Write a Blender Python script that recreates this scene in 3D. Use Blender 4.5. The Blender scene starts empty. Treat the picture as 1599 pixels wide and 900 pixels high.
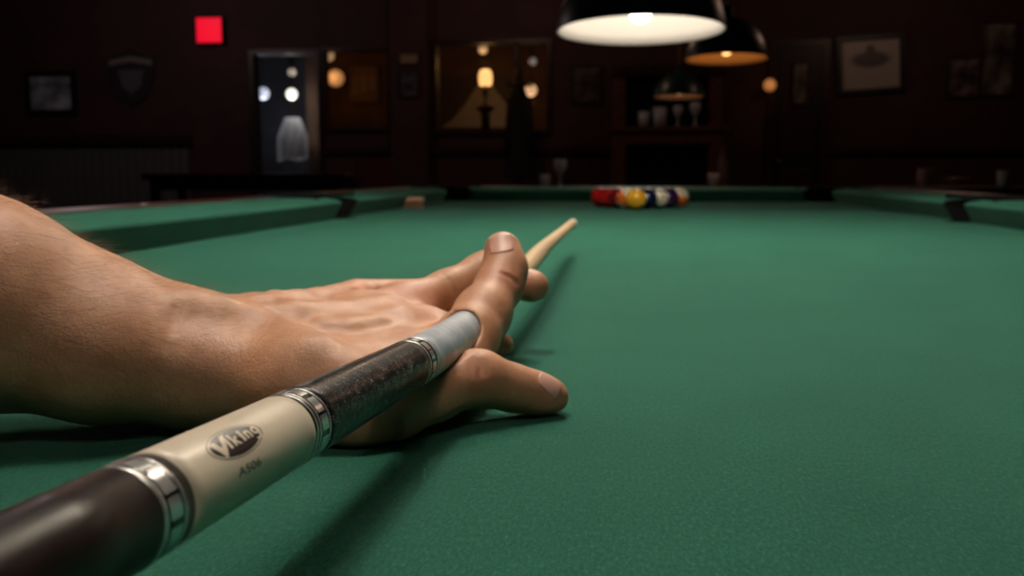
import bpy, bmesh, math, random
import numpy as np
from mathutils import Vector, Matrix

# ------------------------------------------------------------------ camera
random.seed(7)
rng = np.random.default_rng(7)
scene = bpy.context.scene
COL = scene.collection
T = 0.79                       # height of the cloth above the floor
F = 1500.0                     # focal length in pixels of a 1599 wide frame
YAW, PITCH = math.radians(6.66), math.radians(6.88)
CAM = Vector((0.0, 0.0, T + 0.11))
FWD = Vector((-math.sin(YAW)*math.cos(PITCH), math.cos(YAW)*math.cos(PITCH), -math.sin(PITCH)))
RIGHT = Vector((math.cos(YAW), math.sin(YAW), 0))
UP = RIGHT.cross(FWD)

def at(px, py, D):
    """photo pixel at depth D (metres along the optical axis) -> world point"""
    return CAM + D*(FWD + RIGHT*((px-799.5)/F) - UP*((py-450.0)/F))
def at_y(px, py, Y):
    d = FWD + RIGHT*((px-799.5)/F) - UP*((py-450.0)/F)
    return CAM + d*(Y/d.y)
def at_z(px, py, Z):
    d = FWD + RIGHT*((px-799.5)/F) - UP*((py-450.0)/F)
    return CAM + d*((Z-CAM.z)/d.z)

cam_data = bpy.data.cameras.new('camera')
cam = bpy.data.objects.new('camera', cam_data); COL.objects.link(cam)
cam_data.sensor_width = 36.0
cam_data.lens = F*36.0/1599.0
cam_data.clip_start = 0.01
m = Matrix((RIGHT, UP, -FWD)).transposed().to_4x4(); m.translation = CAM
cam.matrix_world = m
cam_data.dof.use_dof = True
cam_data.dof.focus_distance = 0.31
cam_data.dof.aperture_fstop = 17.5
scene.camera = cam

# ------------------------------------------------------------------ world, exposure
world = bpy.data.worlds.new('world'); scene.world = world; world.use_nodes = True
wb = world.node_tree.nodes['Background']
wb.inputs[0].default_value = (0.55, 0.5, 0.55, 1); wb.inputs[1].default_value = 0.006
scene.view_settings.view_transform = 'Standard'
scene.view_settings.look = 'None'
scene.view_settings.gamma = 1.0
scene.view_settings.use_curve_mapping = False
scene.view_settings.exposure = 0.0
# the table lamp that lights the cloth (its bulb light sits inside the pendant built below)
KEY_POS = Vector((-0.18, 0.68, T + 1.22)); KEY_W = 14.0; KEY_COL = (1.0, 0.93, 0.84)
FILL_POS = Vector((0.16, -0.50, T + 1.22)); FILL_W = 4.0      # unseen lamp added behind the camera to fill the hand from the front
MID_POS = Vector((0.02, 1.68, T + 1.22)); MID_W = 28.0        # the next lamp of the row, over the middle of the table

# ------------------------------------------------------------------ helpers
def link(o, parent=None):
    COL.objects.link(o)
    if parent is not None: o.parent = parent
    return o
def empty(name, label, cat, loc=(0,0,0), group=None, rot=(0,0,0)):
    o = bpy.data.objects.new(name, None); o.empty_display_size = 0.05
    o.location = loc; o.rotation_euler = rot
    COL.objects.link(o); tag(o, label, cat, group); return o
def tag(o, label, cat, group=None):
    o['label'] = label; o['category'] = cat
    if group: o['group'] = group
    return o
def obj(name, bm, mat, parent=None, smooth=False, loc=None):
    me = bpy.data.meshes.new(name); bm.normal_update(); bm.to_mesh(me); bm.free()
    if smooth: me.polygons.foreach_set('use_smooth', [True]*len(me.polygons))
    if mat: me.materials.append(mat)
    o = bpy.data.objects.new(name, me); link(o, parent)
    if loc is not None: o.location = loc
    return o
def struct(o):
    o['kind'] = 'structure'; return o
def dup(o, parent=None):
    c = o.copy(); COL.objects.link(c)
    if parent is not None: c.parent = parent
    return c
def box(bm, x0, x1, y0, y1, z0, z1, bev=0.0):
    r = bmesh.ops.create_cube(bm, size=1.0)
    for v in r['verts']:
        v.co = Vector(((x0+x1)/2 + v.co.x*(x1-x0), (y0+y1)/2 + v.co.y*(y1-y0), (z0+z1)/2 + v.co.z*(z1-z0)))
    if bev > 0:
        es = list({e for v in r['verts'] for e in v.link_edges})
        bmesh.ops.bevel(bm, geom=es, offset=bev, segments=2, affect='EDGES', profile=0.6)
def boxo(name, dims, mat, parent=None, bev=0.0):
    bm = bmesh.new(); box(bm, *dims, bev=bev); return obj(name, bm, mat, parent, smooth=False)
def lathe(bm, prof, n=40, M=None, close=False):
    """prof: list of (r, z)"""
    rings = []
    for r, z in prof:
        if r < 1e-6:
            v = bm.verts.new((0, 0, z)); rings.append([v])
        else:
            rings.append([bm.verts.new((r*math.cos(2*math.pi*i/n), r*math.sin(2*math.pi*i/n), z)) for i in range(n)])
    for a, b in zip(rings, rings[1:]):
        for i in range(n):
            j = (i+1) % n
            if len(a) == 1 and len(b) == 1: continue
            if len(a) == 1: bm.faces.new((a[0], b[i], b[j]))
            elif len(b) == 1: bm.faces.new((a[i], b[0], a[j]))
            else: bm.faces.new((a[i], b[i], b[j], a[j]))
    if M is not None:
        for rg in rings:
            for v in rg: v.co = M @ v.co
    bmesh.ops.recalc_face_normals(bm, faces=bm.faces)
def latheo(name, prof, mat, parent=None, n=40, loc=None, M=None):
    bm = bmesh.new(); lathe(bm, prof, n, M); return obj(name, bm, mat, parent, True, loc)
def prism(bm, poly, d0, d1, axis='y'):
    """poly in the two other axes, extruded d0..d1"""
    def P(a, b, d):
        return {'y': (a, d, b), 'x': (d, a, b), 'z': (a, b, d)}[axis]
    A = [bm.verts.new(P(a, b, d0)) for a, b in poly]; B = [bm.verts.new(P(a, b, d1)) for a, b in poly]
    n = len(poly)
    bm.faces.new(A); bm.faces.new(B[::-1])
    for i in range(n):
        j = (i+1) % n; bm.faces.new((A[j], A[i], B[i], B[j]))
    bmesh.ops.recalc_face_normals(bm, faces=bm.faces)

# ------------------------------------------------------------------ materials
def mat(name, col, rough=0.5, metal=0.0, spec=0.5, emit=None, estr=0.0, coat=0.0):
    m = bpy.data.materials.new(name); m.use_nodes = True
    b = m.node_tree.nodes['Principled BSDF']
    b.inputs['Base Color'].default_value = (*col, 1); b.inputs['Roughness'].default_value = rough
    b.inputs['Metallic'].default_value = metal; b.inputs['Specular IOR Level'].default_value = spec
    b.inputs['Coat Weight'].default_value = coat
    if emit:
        b.inputs['Emission Color'].default_value = (*emit, 1); b.inputs['Emission Strength'].default_value = estr
    return m
def N(m, t, **kw):
    n = m.node_tree.nodes.new(t)
    for k, v in kw.items():
        if hasattr(n, k): setattr(n, k, v)
        else: n.inputs[k].default_value = v
    return n
def L(m, a, b): m.node_tree.links.new(a, b)
def bsdf(m): return m.node_tree.nodes['Principled BSDF']
def ramp(m, fac, stops):
    r = N(m, 'ShaderNodeValToRGB'); e = r.color_ramp.elements
    while len(e) < len(stops): e.new(0.5)
    for el, (p, c) in zip(e, stops): el.position = p; el.color = (*c, 1)
    L(m, fac, r.inputs[0]); return r.outputs[0]
def noise_col(m, scale, c0, c1, lo=0.35, hi=0.65, stretch=None, detail=3):
    tc = N(m, 'ShaderNodeTexCoord'); src = tc.outputs['Object']
    if stretch:
        mp = N(m, 'ShaderNodeMapping'); mp.inputs['Scale'].default_value = stretch; L(m, src, mp.inputs[0]); src = mp.outputs[0]
    nz = N(m, 'ShaderNodeTexNoise'); nz.inputs['Scale'].default_value = scale; nz.inputs['Detail'].default_value = detail
    L(m, src, nz.inputs['Vector'])
    c = ramp(m, nz.outputs['Fac'], [(lo, c0), (hi, c1)])
    L(m, c, bsdf(m).inputs['Base Color']); return nz, src
def bump(m, height, strength, dist):
    b = N(m, 'ShaderNodeBump'); b.inputs['Strength'].default_value = strength; b.inputs['Distance'].default_value = dist
    L(m, height, b.inputs['Height'])
    old = bsdf(m).inputs['Normal']
    if old.is_linked: L(m, old.links[0].from_socket, b.inputs['Normal'])
    L(m, b.outputs[0], old)

# green felt
M_CLOTH = mat('green_felt', (0.02, 0.14, 0.09), 0.95, spec=0.1)
tc = N(M_CLOTH, 'ShaderNodeTexCoord')
n1 = N(M_CLOTH, 'ShaderNodeTexNoise', Scale=800.0, Detail=5.0, Roughness=0.8); mpc = N(M_CLOTH, 'ShaderNodeMapping'); mpc.inputs['Scale'].default_value = (1.0, 0.38, 1.0); L(M_CLOTH, tc.outputs['Object'], mpc.inputs[0]); L(M_CLOTH, mpc.outputs[0], n1.inputs['Vector'])   # the nap runs along the table
n2 = N(M_CLOTH, 'ShaderNodeTexNoise', Scale=7.0, Detail=5.0, Roughness=0.65); L(M_CLOTH, tc.outputs['Object'], n2.inputs['Vector'])
c1 = ramp(M_CLOTH, n1.outputs['Fac'], [(0.33, (0.011, 0.076, 0.048)), (0.5, (0.0175, 0.108, 0.070)), (0.60, (0.027, 0.134, 0.089)), (0.70, (0.075, 0.24, 0.165))])
c2 = ramp(M_CLOTH, n2.outputs['Fac'], [(0.3, (0.86, 0.88, 0.88)), (0.7, (1.08, 1.06, 1.06))])
mx = N(M_CLOTH, 'ShaderNodeMix', data_type='RGBA', blend_type='MULTIPLY'); mx.inputs[0].default_value = 1.0
L(M_CLOTH, c1, mx.inputs[6]); L(M_CLOTH, c2, mx.inputs[7]); L(M_CLOTH, mx.outputs[2], bsdf(M_CLOTH).inputs['Base Color'])
bump(M_CLOTH, n1.outputs['Fac'], 0.5, 0.0007)
bsdf(M_CLOTH).inputs['Sheen Weight'].default_value = 0.12
bsdf(M_CLOTH).inputs['Sheen Tint'].default_value = (0.6, 1.0, 0.85, 1)

def wood(name, c0, c1, rough=0.4, scale=14, stretch=(1, 0.08, 1)):
    m = mat(name, c0, rough); nz, _ = noise_col(m, scale, c0, c1, 0.3, 0.7, stretch, 5); return m
M_RAIL = wood('mahogany_rail', (0.028, 0.007, 0.006), (0.05, 0.012, 0.009), 0.35)
M_DARKWOOD = wood('dark_wood', (0.02, 0.008, 0.006), (0.045, 0.017, 0.012), 0.35)
M_LEATHER = mat('black_leather', (0.003, 0.0025, 0.0025), 0.8, spec=0.15)
M_PEARL = mat('pearl_inlay', (0.75, 0.68, 0.55), 0.3)
M_WALL = mat('maroon_wall', (0.05, 0.012, 0.013), 0.7); noise_col(M_WALL, 3.0, (0.042, 0.012, 0.015), (0.062, 0.018, 0.021))
M_WAIN = mat('grey_wainscot', (0.10, 0.10, 0.10), 0.7); noise_col(M_WAIN, 5.0, (0.085, 0.085, 0.087), (0.12, 0.118, 0.115))
M_FLOOR = wood('floor_boards', (0.02, 0.01, 0.007), (0.04, 0.02, 0.014), 0.4)
M_CEIL = mat('dark_ceiling', (0.03, 0.02, 0.02), 0.9)
M_FRAME = mat('black_frame', (0.008, 0.006, 0.006), 0.4)

# ------------------------------------------------------------------ room
WY = 10.0                                            # the wall at the far end
XL, XR, YN, ZC = -7.4, 6.2, -3.6, 3.1
struct(boxo('floor', (XL, XR, YN, 13.2, -0.1, 0.0), M_FLOOR))
struct(boxo('ceiling', (XL, XR, YN, 13.2, ZC, ZC+0.1), M_CEIL))
struct(boxo('wall_left', (XL-0.15, XL, YN, 13.2, 0, ZC), M_WALL))
struct(boxo('wall_right', (XR, XR+0.15, YN, 13.2, 0, ZC), M_WALL))
struct(boxo('wall_front', (XL, XR, YN-0.15, YN, 0, ZC), M_WALL))
def wall_px(px, py): p = at_y(px, py, WY); return p.x, p.z
# openings of the far wall (x0, x1, z0, z1)
dx0, dz1 = wall_px(396, 86); dx1, _ = wall_px(496, 86)
ax0, az1 = wall_px(506, 80); ax1, az0 = wall_px(606, 200)
bx0, bz1 = wall_px(682, 70); bx1, bz0 = wall_px(854, 204)
bm = bmesh.new()
xs = [XL, dx0, dx1, ax0, ax1, bx0, bx1, XR]
box(bm, XL, dx0, WY, WY+0.15, 0, ZC); box(bm, dx0, dx1, WY, WY+0.15, dz1, ZC); box(bm, dx1, ax0, WY, WY+0.15, 0, ZC)
box(bm, ax0, ax1, WY, WY+0.15, 0, az0); box(bm, ax0, ax1, WY, WY+0.15, az1, ZC); box(bm, ax1, bx0, WY, WY+0.15, 0, ZC)
box(bm, bx0, bx1, WY, WY+0.15, 0, bz0); box(bm, bx0, bx1, WY, WY+0.15, bz1, ZC); box(bm, bx1, XR, WY, WY+0.15, 0, ZC)
wall_back = struct(obj('wall_back', bm, M_WALL))
# the room behind the openings
M_ROOM2 = mat('brown_backroom_wall', (0.16, 0.085, 0.05), 0.8); noise_col(M_ROOM2, 2.5, (0.12, 0.06, 0.035), (0.2, 0.11, 0.065))
M_ROOM3 = mat('slate_hallway_wall', (0.09, 0.09, 0.11), 0.8); noise_col(M_ROOM3, 2.5, (0.07, 0.07, 0.085), (0.11, 0.11, 0.13))
PX_ = (dx1+ax0)/2; PX2 = at_y(501, 140, 12.6).x          # the partition runs aslant between the two
struct(boxo('wall_backroom', (PX2, XR, 12.0, 12.12, 0, ZC), M_ROOM2))
struct(boxo('wall_hallway', (XL, PX2, 12.6, 12.72, 0, ZC), M_ROOM3))
bm = bmesh.new(); prism(bm, [(PX_-0.03, WY+0.15), (PX_+0.03, WY+0.15), (PX2+0.03, 12.6), (PX2-0.03, 12.6)], 0, ZC, 'z'); struct(obj('wall_partition', bm, M_ROOM3))
# trim: door casing, window casings
def casing(name, x0, x1, z0, z1, w, bottom=True):
    bm = bmesh.new()
    box(bm, x0-w, x0, WY-0.03, WY+0.02, z0-(w if bottom else 0), z1+w); box(bm, x1, x1+w, WY-0.03, WY+0.02, z0-(w if bottom else 0), z1+w)
    box(bm, x0, x1, WY-0.03, WY+0.02, z1, z1+w)
    if bottom: box(bm, x0, x1, WY-0.03, WY+0.02, z0-w, z0)
    return struct(obj(name, bm, M_DARKWOOD))
casing('door_1', dx0, dx1, 0, dz1, 0.05, False)
M_GLASS = bpy.data.materials.new('thin_glass'); M_GLASS.use_nodes = True
nt = M_GLASS.node_tree; nt.nodes.clear()
o_ = nt.nodes.new('ShaderNodeOutputMaterial'); mxs = nt.nodes.new('ShaderNodeMixShader'); tr = nt.nodes.new('ShaderNodeBsdfTransparent'); gl = nt.nodes.new('ShaderNodeBsdfGlossy')
gl.inputs['Roughness'].default_value = 0.05; mxs.inputs[0].default_value = 0.05; tr.inputs[0].default_value = (0.9, 0.9, 0.9, 1)
nt.links.new(tr.outputs[0], mxs.inputs[1]); nt.links.new(gl.outputs[0], mxs.inputs[2]); nt.links.new(mxs.outputs[0], o_.inputs[0])
w1 = casing('window_1', ax0, ax1, az0, az1, 0.04)
boxo('pane', (ax0, ax1, WY+0.06, WY+0.066, az0, az1), M_GLASS, w1)
w2 = casing('window_2', bx0, bx1, bz0, bz1, 0.045)
xm = wall_px(806, 100)[0]
boxo('mullion', (xm-0.02, xm+0.02, WY+0.03, WY+0.1, bz0, bz1), M_DARKWOOD, w2)
boxo('pane', (bx0, xm-0.02, WY+0.06, WY+0.066, bz0, bz1), M_GLASS, w2)
boxo('pane', (xm+0.02, bx1, WY+0.06, WY+0.066, bz0, bz1), M_GLASS, w2)
# wainscot of grey boards left of the doorway, with a dark cap
xw0, zcap = wall_px(-60, 224); xw1, _ = wall_px(296, 232)
trim = struct(boxo('trim_1', (XL, xw1+0.04, WY-0.09, WY, zcap-0.02, zcap+0.075), M_DARKWOOD, None, 0.008))
bm = bmesh.new(); pw = 0.1
box(bm, 0.003, pw-0.003, -0.025, 0.0, 0.1, zcap-0.02, bev=0.004)
plank = obj('plank', bm, M_WAIN, wall_back); plank.location = (xw1-pw, WY, 0)
k = 1
while xw1-(k+1)*pw > XL:
    c = dup(plank, wall_back); c.location = (xw1-(k+1)*pw, WY, 0); k += 1
struct(boxo('baseboard_back', (XL, dx0-0.05, WY-0.03, WY, 0, 0.1), M_DARKWOOD))
# chair rail right of the doorway
for i, (p0, p1) in enumerate(((500, 668), (672, 960), (1290, 1760))):
    x0, z0 = wall_px(p0, 236); x1, _ = wall_px(p1, 236)
    struct(boxo('trim_%d' % (i+2), (x0, min(x1, XR), WY-0.05, WY, z0-0.03, z0+0.03), M_DARKWOOD))
# pilasters
def pilaster(n, p0, p1):
    x0, _ = wall_px(p0, 100); x1, _ = wall_px(p1, 100)
    bm = bmesh.new(); box(bm, x0, x1, WY-0.09, WY, 0, ZC, bev=0.01); box(bm, x0-0.03, x1+0.03, WY-0.12, WY, ZC-0.25, ZC-0.12, bev=0.01); box(bm, x0-0.03, x1+0.03, WY-0.12, WY, 0, 0.2, bev=0.01)
    return struct(obj('trim_%d' % n, bm, M_WALL))
pilaster(6, 612, 670)

# ------------------------------------------------------------------ pool table
NL, NR, NF, NN = -0.66, 0.735, 3.64, -0.45      # cushion noses
SY = 2.27                                        # the side pockets
CW = 0.135                                       # cushion with its cloth-covered rail top
table = empty('pool_table', 'long pool table covered in green cloth with dark wooden rails', 'pool table', ((NL+NR)/2, (NF+NN)/2, 0))
TO = Vector(table.location)
def tpart(name, bm, mt, parent=table, smooth=False):
    o = obj(name, bm, mt, None, smooth)
    o.parent = parent
    if parent is table: o.matrix_parent_inverse = Matrix.Translation(-TO)
    return o
R_C, R_S = 0.075, 0.07
PK = [(NL-0.03, NF+0.03, R_C), (NR+0.03, NF+0.03, R_C), (NL-0.03, NN-0.03, R_C), (NR+0.03, NN-0.03, R_C), (NL-0.055, SY, R_S), (NR+0.055, SY, R_S)]
# bed with the pocket holes cut out
bm = bmesh.new(); box(bm, NL-0.12, NR+0.12, NN-0.12, NF+0.12, T-0.03, T)
bed = tpart('cloth_bed', bm, M_CLOTH)
bm = bmesh.new()
for x, y, r in PK:
    lathe(bm, [(0, T-0.1), (r, T-0.1), (r, T+0.1), (0, T+0.1)], 24, Matrix.Translation((x, y, 0)))
cut = obj('cutter', bm, None)
md = bed.modifiers.new('b', 'BOOLEAN'); md.operation = 'DIFFERENCE'; md.object = cut
bpy.context.view_layer.update()
me2 = bpy.data.meshes.new_from_object(bed.evaluated_get(bpy.context.evaluated_depsgraph_get()))
bed.modifiers.clear(); bed.data = me2; bed.data.name = 'cloth_bed'
bpy.data.objects.remove(cut)
# cushions: profile (u outward from the nose, z), ends cut back toward the pockets
PROF = [(0.0, 0.041), (0.0, 0.037), (0.022, 0.0), (CW, 0.0), (CW, 0.052), (0.05, 0.051), (0.012, 0.046)]
def cushion(o, du, dl, length, g0, g1, s0, s1):
    """o: nose start, du: outward dir, dl: along; nose runs g0..length-g1, ends slanted by s"""
    bm = bmesh.new(); A = []; B = []
    for u, z in PROF:
        a = g0 - min(u, 0.06)*s0; b = length - g1 + min(u, 0.06)*s1
        pa = o + du*u + dl*a + Vector((0, 0, z)); pb = o + du*u + dl*b + Vector((0, 0, z))
        A.append(bm.verts.new(pa)); B.append(bm.verts.new(pb))
    n = len(PROF); bm.faces.new(A); bm.faces.new(B[::-1])
    for i in range(n): bm.faces.new((A[i], B[i], B[(i+1) % n], A[(i+1) % n]))
    bmesh.ops.recalc_face_normals(bm, faces=bm.faces)
    o = tpart('cushion', bm, M_CLOTH); o.data.materials.append(M_LEATHER)
    o.data.polygons[0].material_index = 1; o.data.polygons[1].material_index = 1
    return o
X_, Y_ = Vector((1, 0, 0)), Vector((0, 1, 0))
GC, GS = 0.085, 0.07
cushion(Vector((NL, SY, T)), -X_, Y_, NF-SY, GS, GC, 0.3, 0.7)
cushion(Vector((NL, NN, T)), -X_, Y_, SY-NN, GC, GS, 0.7, 0.3)
cushion(Vector((NR, SY, T)), X_, Y_, NF-SY, GS, GC, 0.3, 0.7)
cushion(Vector((NR, NN, T)), X_, Y_, SY-NN, GC, GS, 0.7, 0.3)
cushion(Vector((NL, NF, T)), Y_, X_, NR-NL, GC, GC, 0.7, 0.7)
cushion(Vector((NL, NN, T)), -Y_, X_, NR-NL, GC, GC, 0.7, 0.7)
# wooden rail caps
RW = 0.085
def cap(x0, x1, y0, y1):
    bm = bmesh.new(); box(bm, x0, x1, y0, y1, T-0.06, T+0.054, bev=0.008); return tpart('rail', bm, M_RAIL)
for sx, xn in ((-1, NL), (1, NR)):
    a, b = sorted((xn+sx*CW, xn+sx*(CW+RW)))
    cap(a, b, SY+0.07, NF-0.05); cap(a, b, NN+0.05, SY-0.07)
cap(NL+0.05, NR-0.05, NF+CW, NF+CW+RW); cap(NL+0.05, NR-0.05, NN-CW-RW, NN-CW)
# pockets: leather-lined cups with a rim
for x, y, r in PK:
    cxm = (NL+NR)/2; ang = math.atan2(y-(SY if r == R_S else (NF+NN)/2), x-cxm)
    if r == R_S: ang = 0 if x > cxm else math.pi
    else: ang = math.atan2(1 if y > SY else -1, 1 if x > cxm else -1)
    bm = bmesh.new(); n = 20; rows = []
    ri, ro = r+0.002, r+0.085
    for i in range(n+1):
        t = ang - math.radians(100) + math.radians(200)*i/n
        c, s = math.cos(t), math.sin(t)
        rows.append([bm.verts.new((x+c*q, y+s*q, z)) for q, z in ((ri, T-0.16), (ri, T+0.040), (ri+0.012, T+0.056), (ro-0.01, T+0.057), (ro, T+0.045), (ro, T-0.06))])
    for a, b in zip(rows, rows[1:]):
        for k in range(5): bm.faces.new((a[k], a[k+1], b[k+1], b[k]))
    bmesh.ops.recalc_face_normals(bm, faces=bm.faces)
    pk = tpart('pocket', bm, M_LEATHER, smooth=True)
    bm = bmesh.new(); lathe(bm, [(0, T-0.17), (r*0.8, T-0.165), (r, T-0.13), (r+0.001, T-0.03)], 24, Matrix.Translation((x, y, 0)))
    net = obj('pocket_cup', bm, M_LEATHER, pk, True); net.matrix_parent_inverse = Matrix.Identity(4)
# sights on the rails
bm = bmesh.new(); prism(bm, [(-0.006, 0), (0, -0.011), (0.006, 0), (0, 0.011)], T+0.0535, T+0.0550, 'z')
s0 = tpart('rail_sight', bm, M_PEARL); first = True
for xn, sx in ((NL, -1), (NR, 1)):
    for k in range(1, 4):
        for y0, y1 in ((SY, NF), (NN, SY)):
            o = s0 if first else dup(s0); first = False
            o.location = (xn+sx*(CW+0.035), y0+(y1-y0)*k/4, 0)
for k in range(1, 4):
    o = dup(s0); o.location = (NL+(NR-NL)*k/4, NF+CW+0.035, 0)
# aprons and legs
for d in ((NL-CW-RW+0.02, NL-CW, NN, NF), (NR+CW, NR+CW+RW-0.02, NN, NF)):
    bm = bmesh.new(); box(bm, *d, T-0.24, T-0.05, bev=0.006); tpart('apron', bm, M_DARKWOOD)
for d in ((NL-0.1, NR+0.1, NF+CW, NF+CW+RW-0.02), (NL-0.1, NR+0.1, NN-CW-RW+0.02, NN-CW)):
    bm = bmesh.new(); box(bm, *d, T-0.24, T-0.05, bev=0.006); tpart('apron', bm, M_DARKWOOD)
for x in (NL+0.08, NR-0.08):
    for y in (NN+0.2, SY-0.1, NF-0.15):
        bm = bmesh.new(); lathe(bm, [(0, 0), (0.06, 0), (0.065, 0.03), (0.045, 0.06), (0.05, 0.2), (0.075, 0.4), (0.08, 0.5), (0.06, 0.53), (0.085, 0.56), (0.085, T-0.03), (0, T-0.03)], 20, Matrix.Translation((x, y, 0)))
        tpart('leg', bm, M_DARKWOOD, smooth=True)

# ------------------------------------------------------------------ pendant lamps
M_SHADE = mat('dark_green_enamel', (0.02, 0.055, 0.042), 0.35)
M_BRASS = mat('aged_brass', (0.25, 0.15, 0.06), 0.35, 1.0)
def pendant(label, rim, dia, watts, col, inner, bulb_e, tilt=0.0, group='green pendant lamps', prad=0.05, bulb_z=0.13, depth=0.48):
    R = dia/2
    e = empty('pendant_lamp', label, 'lamp', rim, group)
    q = depth/0.48
    prof = [(1.0, 0.0), (0.985, 0.06*q), (0.93, 0.16*q), (0.80, 0.30*q), (0.58, 0.42*q), (0.30, depth), (0.14, depth+0.03), (0.13, depth+0.16), (0.0, depth+0.17)]
    Mt = Matrix.Rotation(tilt, 4, RIGHT)
    outer = [(r*R, z*dia) for r, z in prof]
    inn = [(1.0*R, 0.0), (0.975*R, 0.002*dia)] + [(r*R*0.96, z*dia*0.96) for r, z in prof[1:6]] + [(0, (depth-0.01)*dia)]
    latheo('shade', outer, M_SHADE, e, 64, M=Mt)
    mi = mat('lamp_enamel', inner, 0.6)
    latheo('reflector', inn, mi, e, 64, M=Mt)
    mb = mat('lamp_bulb', (1, 1, 1), 0.3, emit=col, estr=bulb_e)
    br = 0.075*dia
    zb = bulb_z*dia
    latheo('bulb', [(0, zb-1.1*br), (0.6*br, zb-0.9*br), (br, zb-0.2*br), (0.9*br, zb+0.4*br), (0.45*br, zb+1.2*br), (0.4*br, (depth-0.02)*dia), (0, (depth-0.02)*dia)], mb, e, 24, M=Mt)
    ztop = (depth+0.15)*dia
    tp = Mt @ Vector((0, 0, ztop))
    bm = bmesh.new(); lathe(bm, [(0.008, tp.z), (0.008, ZC-rim[2])], 10); 
    for v in bm.verts: v.co.x += tp.x; v.co.y += tp.y
    obj('rod', bm, M_BRASS, e, True)
    latheo('canopy', [(0, ZC-rim[2]-0.001), (0.06, ZC-rim[2]-0.001), (0.055, ZC-rim[2]-0.02), (0.01, ZC-rim[2]-0.04)], M_BRASS, e, 24, M=Matrix.Translation((tp.x, tp.y, 0)))
    ld = bpy.data.lights.new('lamp_light', 'POINT'); ld.energy = watts; ld.color = col; ld.shadow_soft_size = prad
    lo = bpy.data.objects.new('lamp_light', ld); link(lo, e); lo.location = Mt @ Vector((0, 0, zb - 1.1*br - prad - 0.01 if depth > 0.5 else zb))
    if depth < 0.5: ld.shadow_soft_size = br*1.2
    return e
# lamps over the table, above the picture's upper edge; the fill lamp is added
for pos_, w_, lab_ in ((KEY_POS, KEY_W, 'large green pendant lamp hanging above the near half of the pool table'),
                       (FILL_POS, FILL_W, 'added unseen fill lamp in a green pendant shade above the near table end'),
                       (MID_POS, MID_W, 'large green pendant lamp hanging above the middle of the pool table')):
    pendant(lab_, pos_ - Vector((0, 0, 0.28)), 0.62, w_, KEY_COL, (0.75, 0.72, 0.66), 5.0, 0.0, prad=0.045, bulb_z=0.62, depth=0.78)
P1 = at(1000, 49, 4.3); P2 = at(1134, 93, 5.9); P3 = at(1060, 152, 8.1)
pendant('big green pendant lamp with bright white inside, nearest of the hanging lamps', P1, 0.752, 5.5, (1.0, 0.89, 0.76), (0.85, 0.82, 0.76), 12.0, math.radians(-2.0))
pendant('dark pendant lamp with amber glowing inside, right of the bright white lamp', P2, 0.505, 0.5, (1.0, 0.50, 0.17), (0.8, 0.55, 0.3), 4.0, math.radians(-2.0), prad=0.03)
pendant('small dark pendant lamp with dim tan inside, farthest of the hanging lamps', P3, 0.42, 0.10, (1.0, 0.60, 0.33), (0.7, 0.5, 0.35), 2.0, math.radians(-2.0), prad=0.03)

# unseen ceiling lights, added to brighten the dim far end of the room
def ceiling_fill(label, x, y, watts, col):
    e = empty('ceiling_fill', label, 'lamp', (x, y, ZC), 'added ceiling fill lights')
    latheo('dish', [(0, -0.10), (0.10, -0.09), (0.16, -0.05), (0.18, -0.015), (0.17, 0.0)], mat('fill_dish', (0.8, 0.6, 0.4), 0.4, emit=col, estr=0.5), e, 30)
    latheo('rim', [(0.17, -0.001), (0.20, -0.001), (0.20, -0.02), (0.18, -0.025), (0.17, -0.001)], M_BRASS, e, 30)
    ld = bpy.data.lights.new('lamp_light', 'POINT'); ld.energy = watts; ld.color = col; ld.shadow_soft_size = 0.12
    lo = bpy.data.objects.new('lamp_light', ld); link(lo, e); lo.location = (0, 0, -0.25)
ceiling_fill('added unseen ceiling fill light above the far end of the room, left of the red sign', -4.6, 7.6, 15, (1.0, 0.80, 0.80))
ceiling_fill('added unseen ceiling fill light above the far end of the room, over the large window', -1.2, 8.2, 9, (1.0, 0.62, 0.42))
ceiling_fill('added unseen ceiling fill light above the far end of the room, near the askew print', 2.6, 7.8, 9, (1.0, 0.62, 0.45))

# ------------------------------------------------------------------ pool balls
BR = 0.031
def ball_mat(name, col, stripe):
    m = mat('ball_'+name, col, 0.08, spec=0.5, coat=0.5)
    tc = N(m, 'ShaderNodeTexCoord'); sp = N(m, 'ShaderNodeSeparateXYZ'); L(m, tc.outputs['Object'], sp.inputs[0])
    ab = N(m, 'ShaderNodeMath', operation='ABSOLUTE'); L(m, sp.outputs[2], ab.inputs[0])
    gt = N(m, 'ShaderNodeMath', operation='GREATER_THAN'); gt.inputs[1].default_value = BR*(0.52 if stripe else 2.0); L(m, ab.outputs[0], gt.inputs[0])
    # white number disc on the +X pole
    gx = N(m, 'ShaderNodeMath', operation='GREATER_THAN'); gx.inputs[1].default_value = BR*0.93; L(m, sp.outputs[0], gx.inputs[0])
    mxm = N(m, 'ShaderNodeMath', operation='MAXIMUM'); L(m, gt.outputs[0], mxm.inputs[0]); L(m, gx.outputs[0], mxm.inputs[1])
    mi = N(m, 'ShaderNodeMix', data_type='RGBA'); mi.inputs[6].default_value = (*col, 1); mi.inputs[7].default_value = (0.80, 0.72, 0.55, 1)
    L(m, mxm.outputs[0], mi.inputs[0]); L(m, mi.outputs[2], bsdf(m).inputs['Base Color']); return m
CB = dict(yellow=(0.85, 0.42, 0.02), blue=(0.008, 0.013, 0.05), red=(0.55, 0.012, 0.012), purple=(0.05, 0.01, 0.07), orange=(0.8, 0.17, 0.03), green=(0.01, 0.12, 0.05), maroon=(0.22, 0.008, 0.012), black=(0.006, 0.006, 0.008))
apex = at_z(993, 327, T); back = at_z(1003, 322, T)
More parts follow.
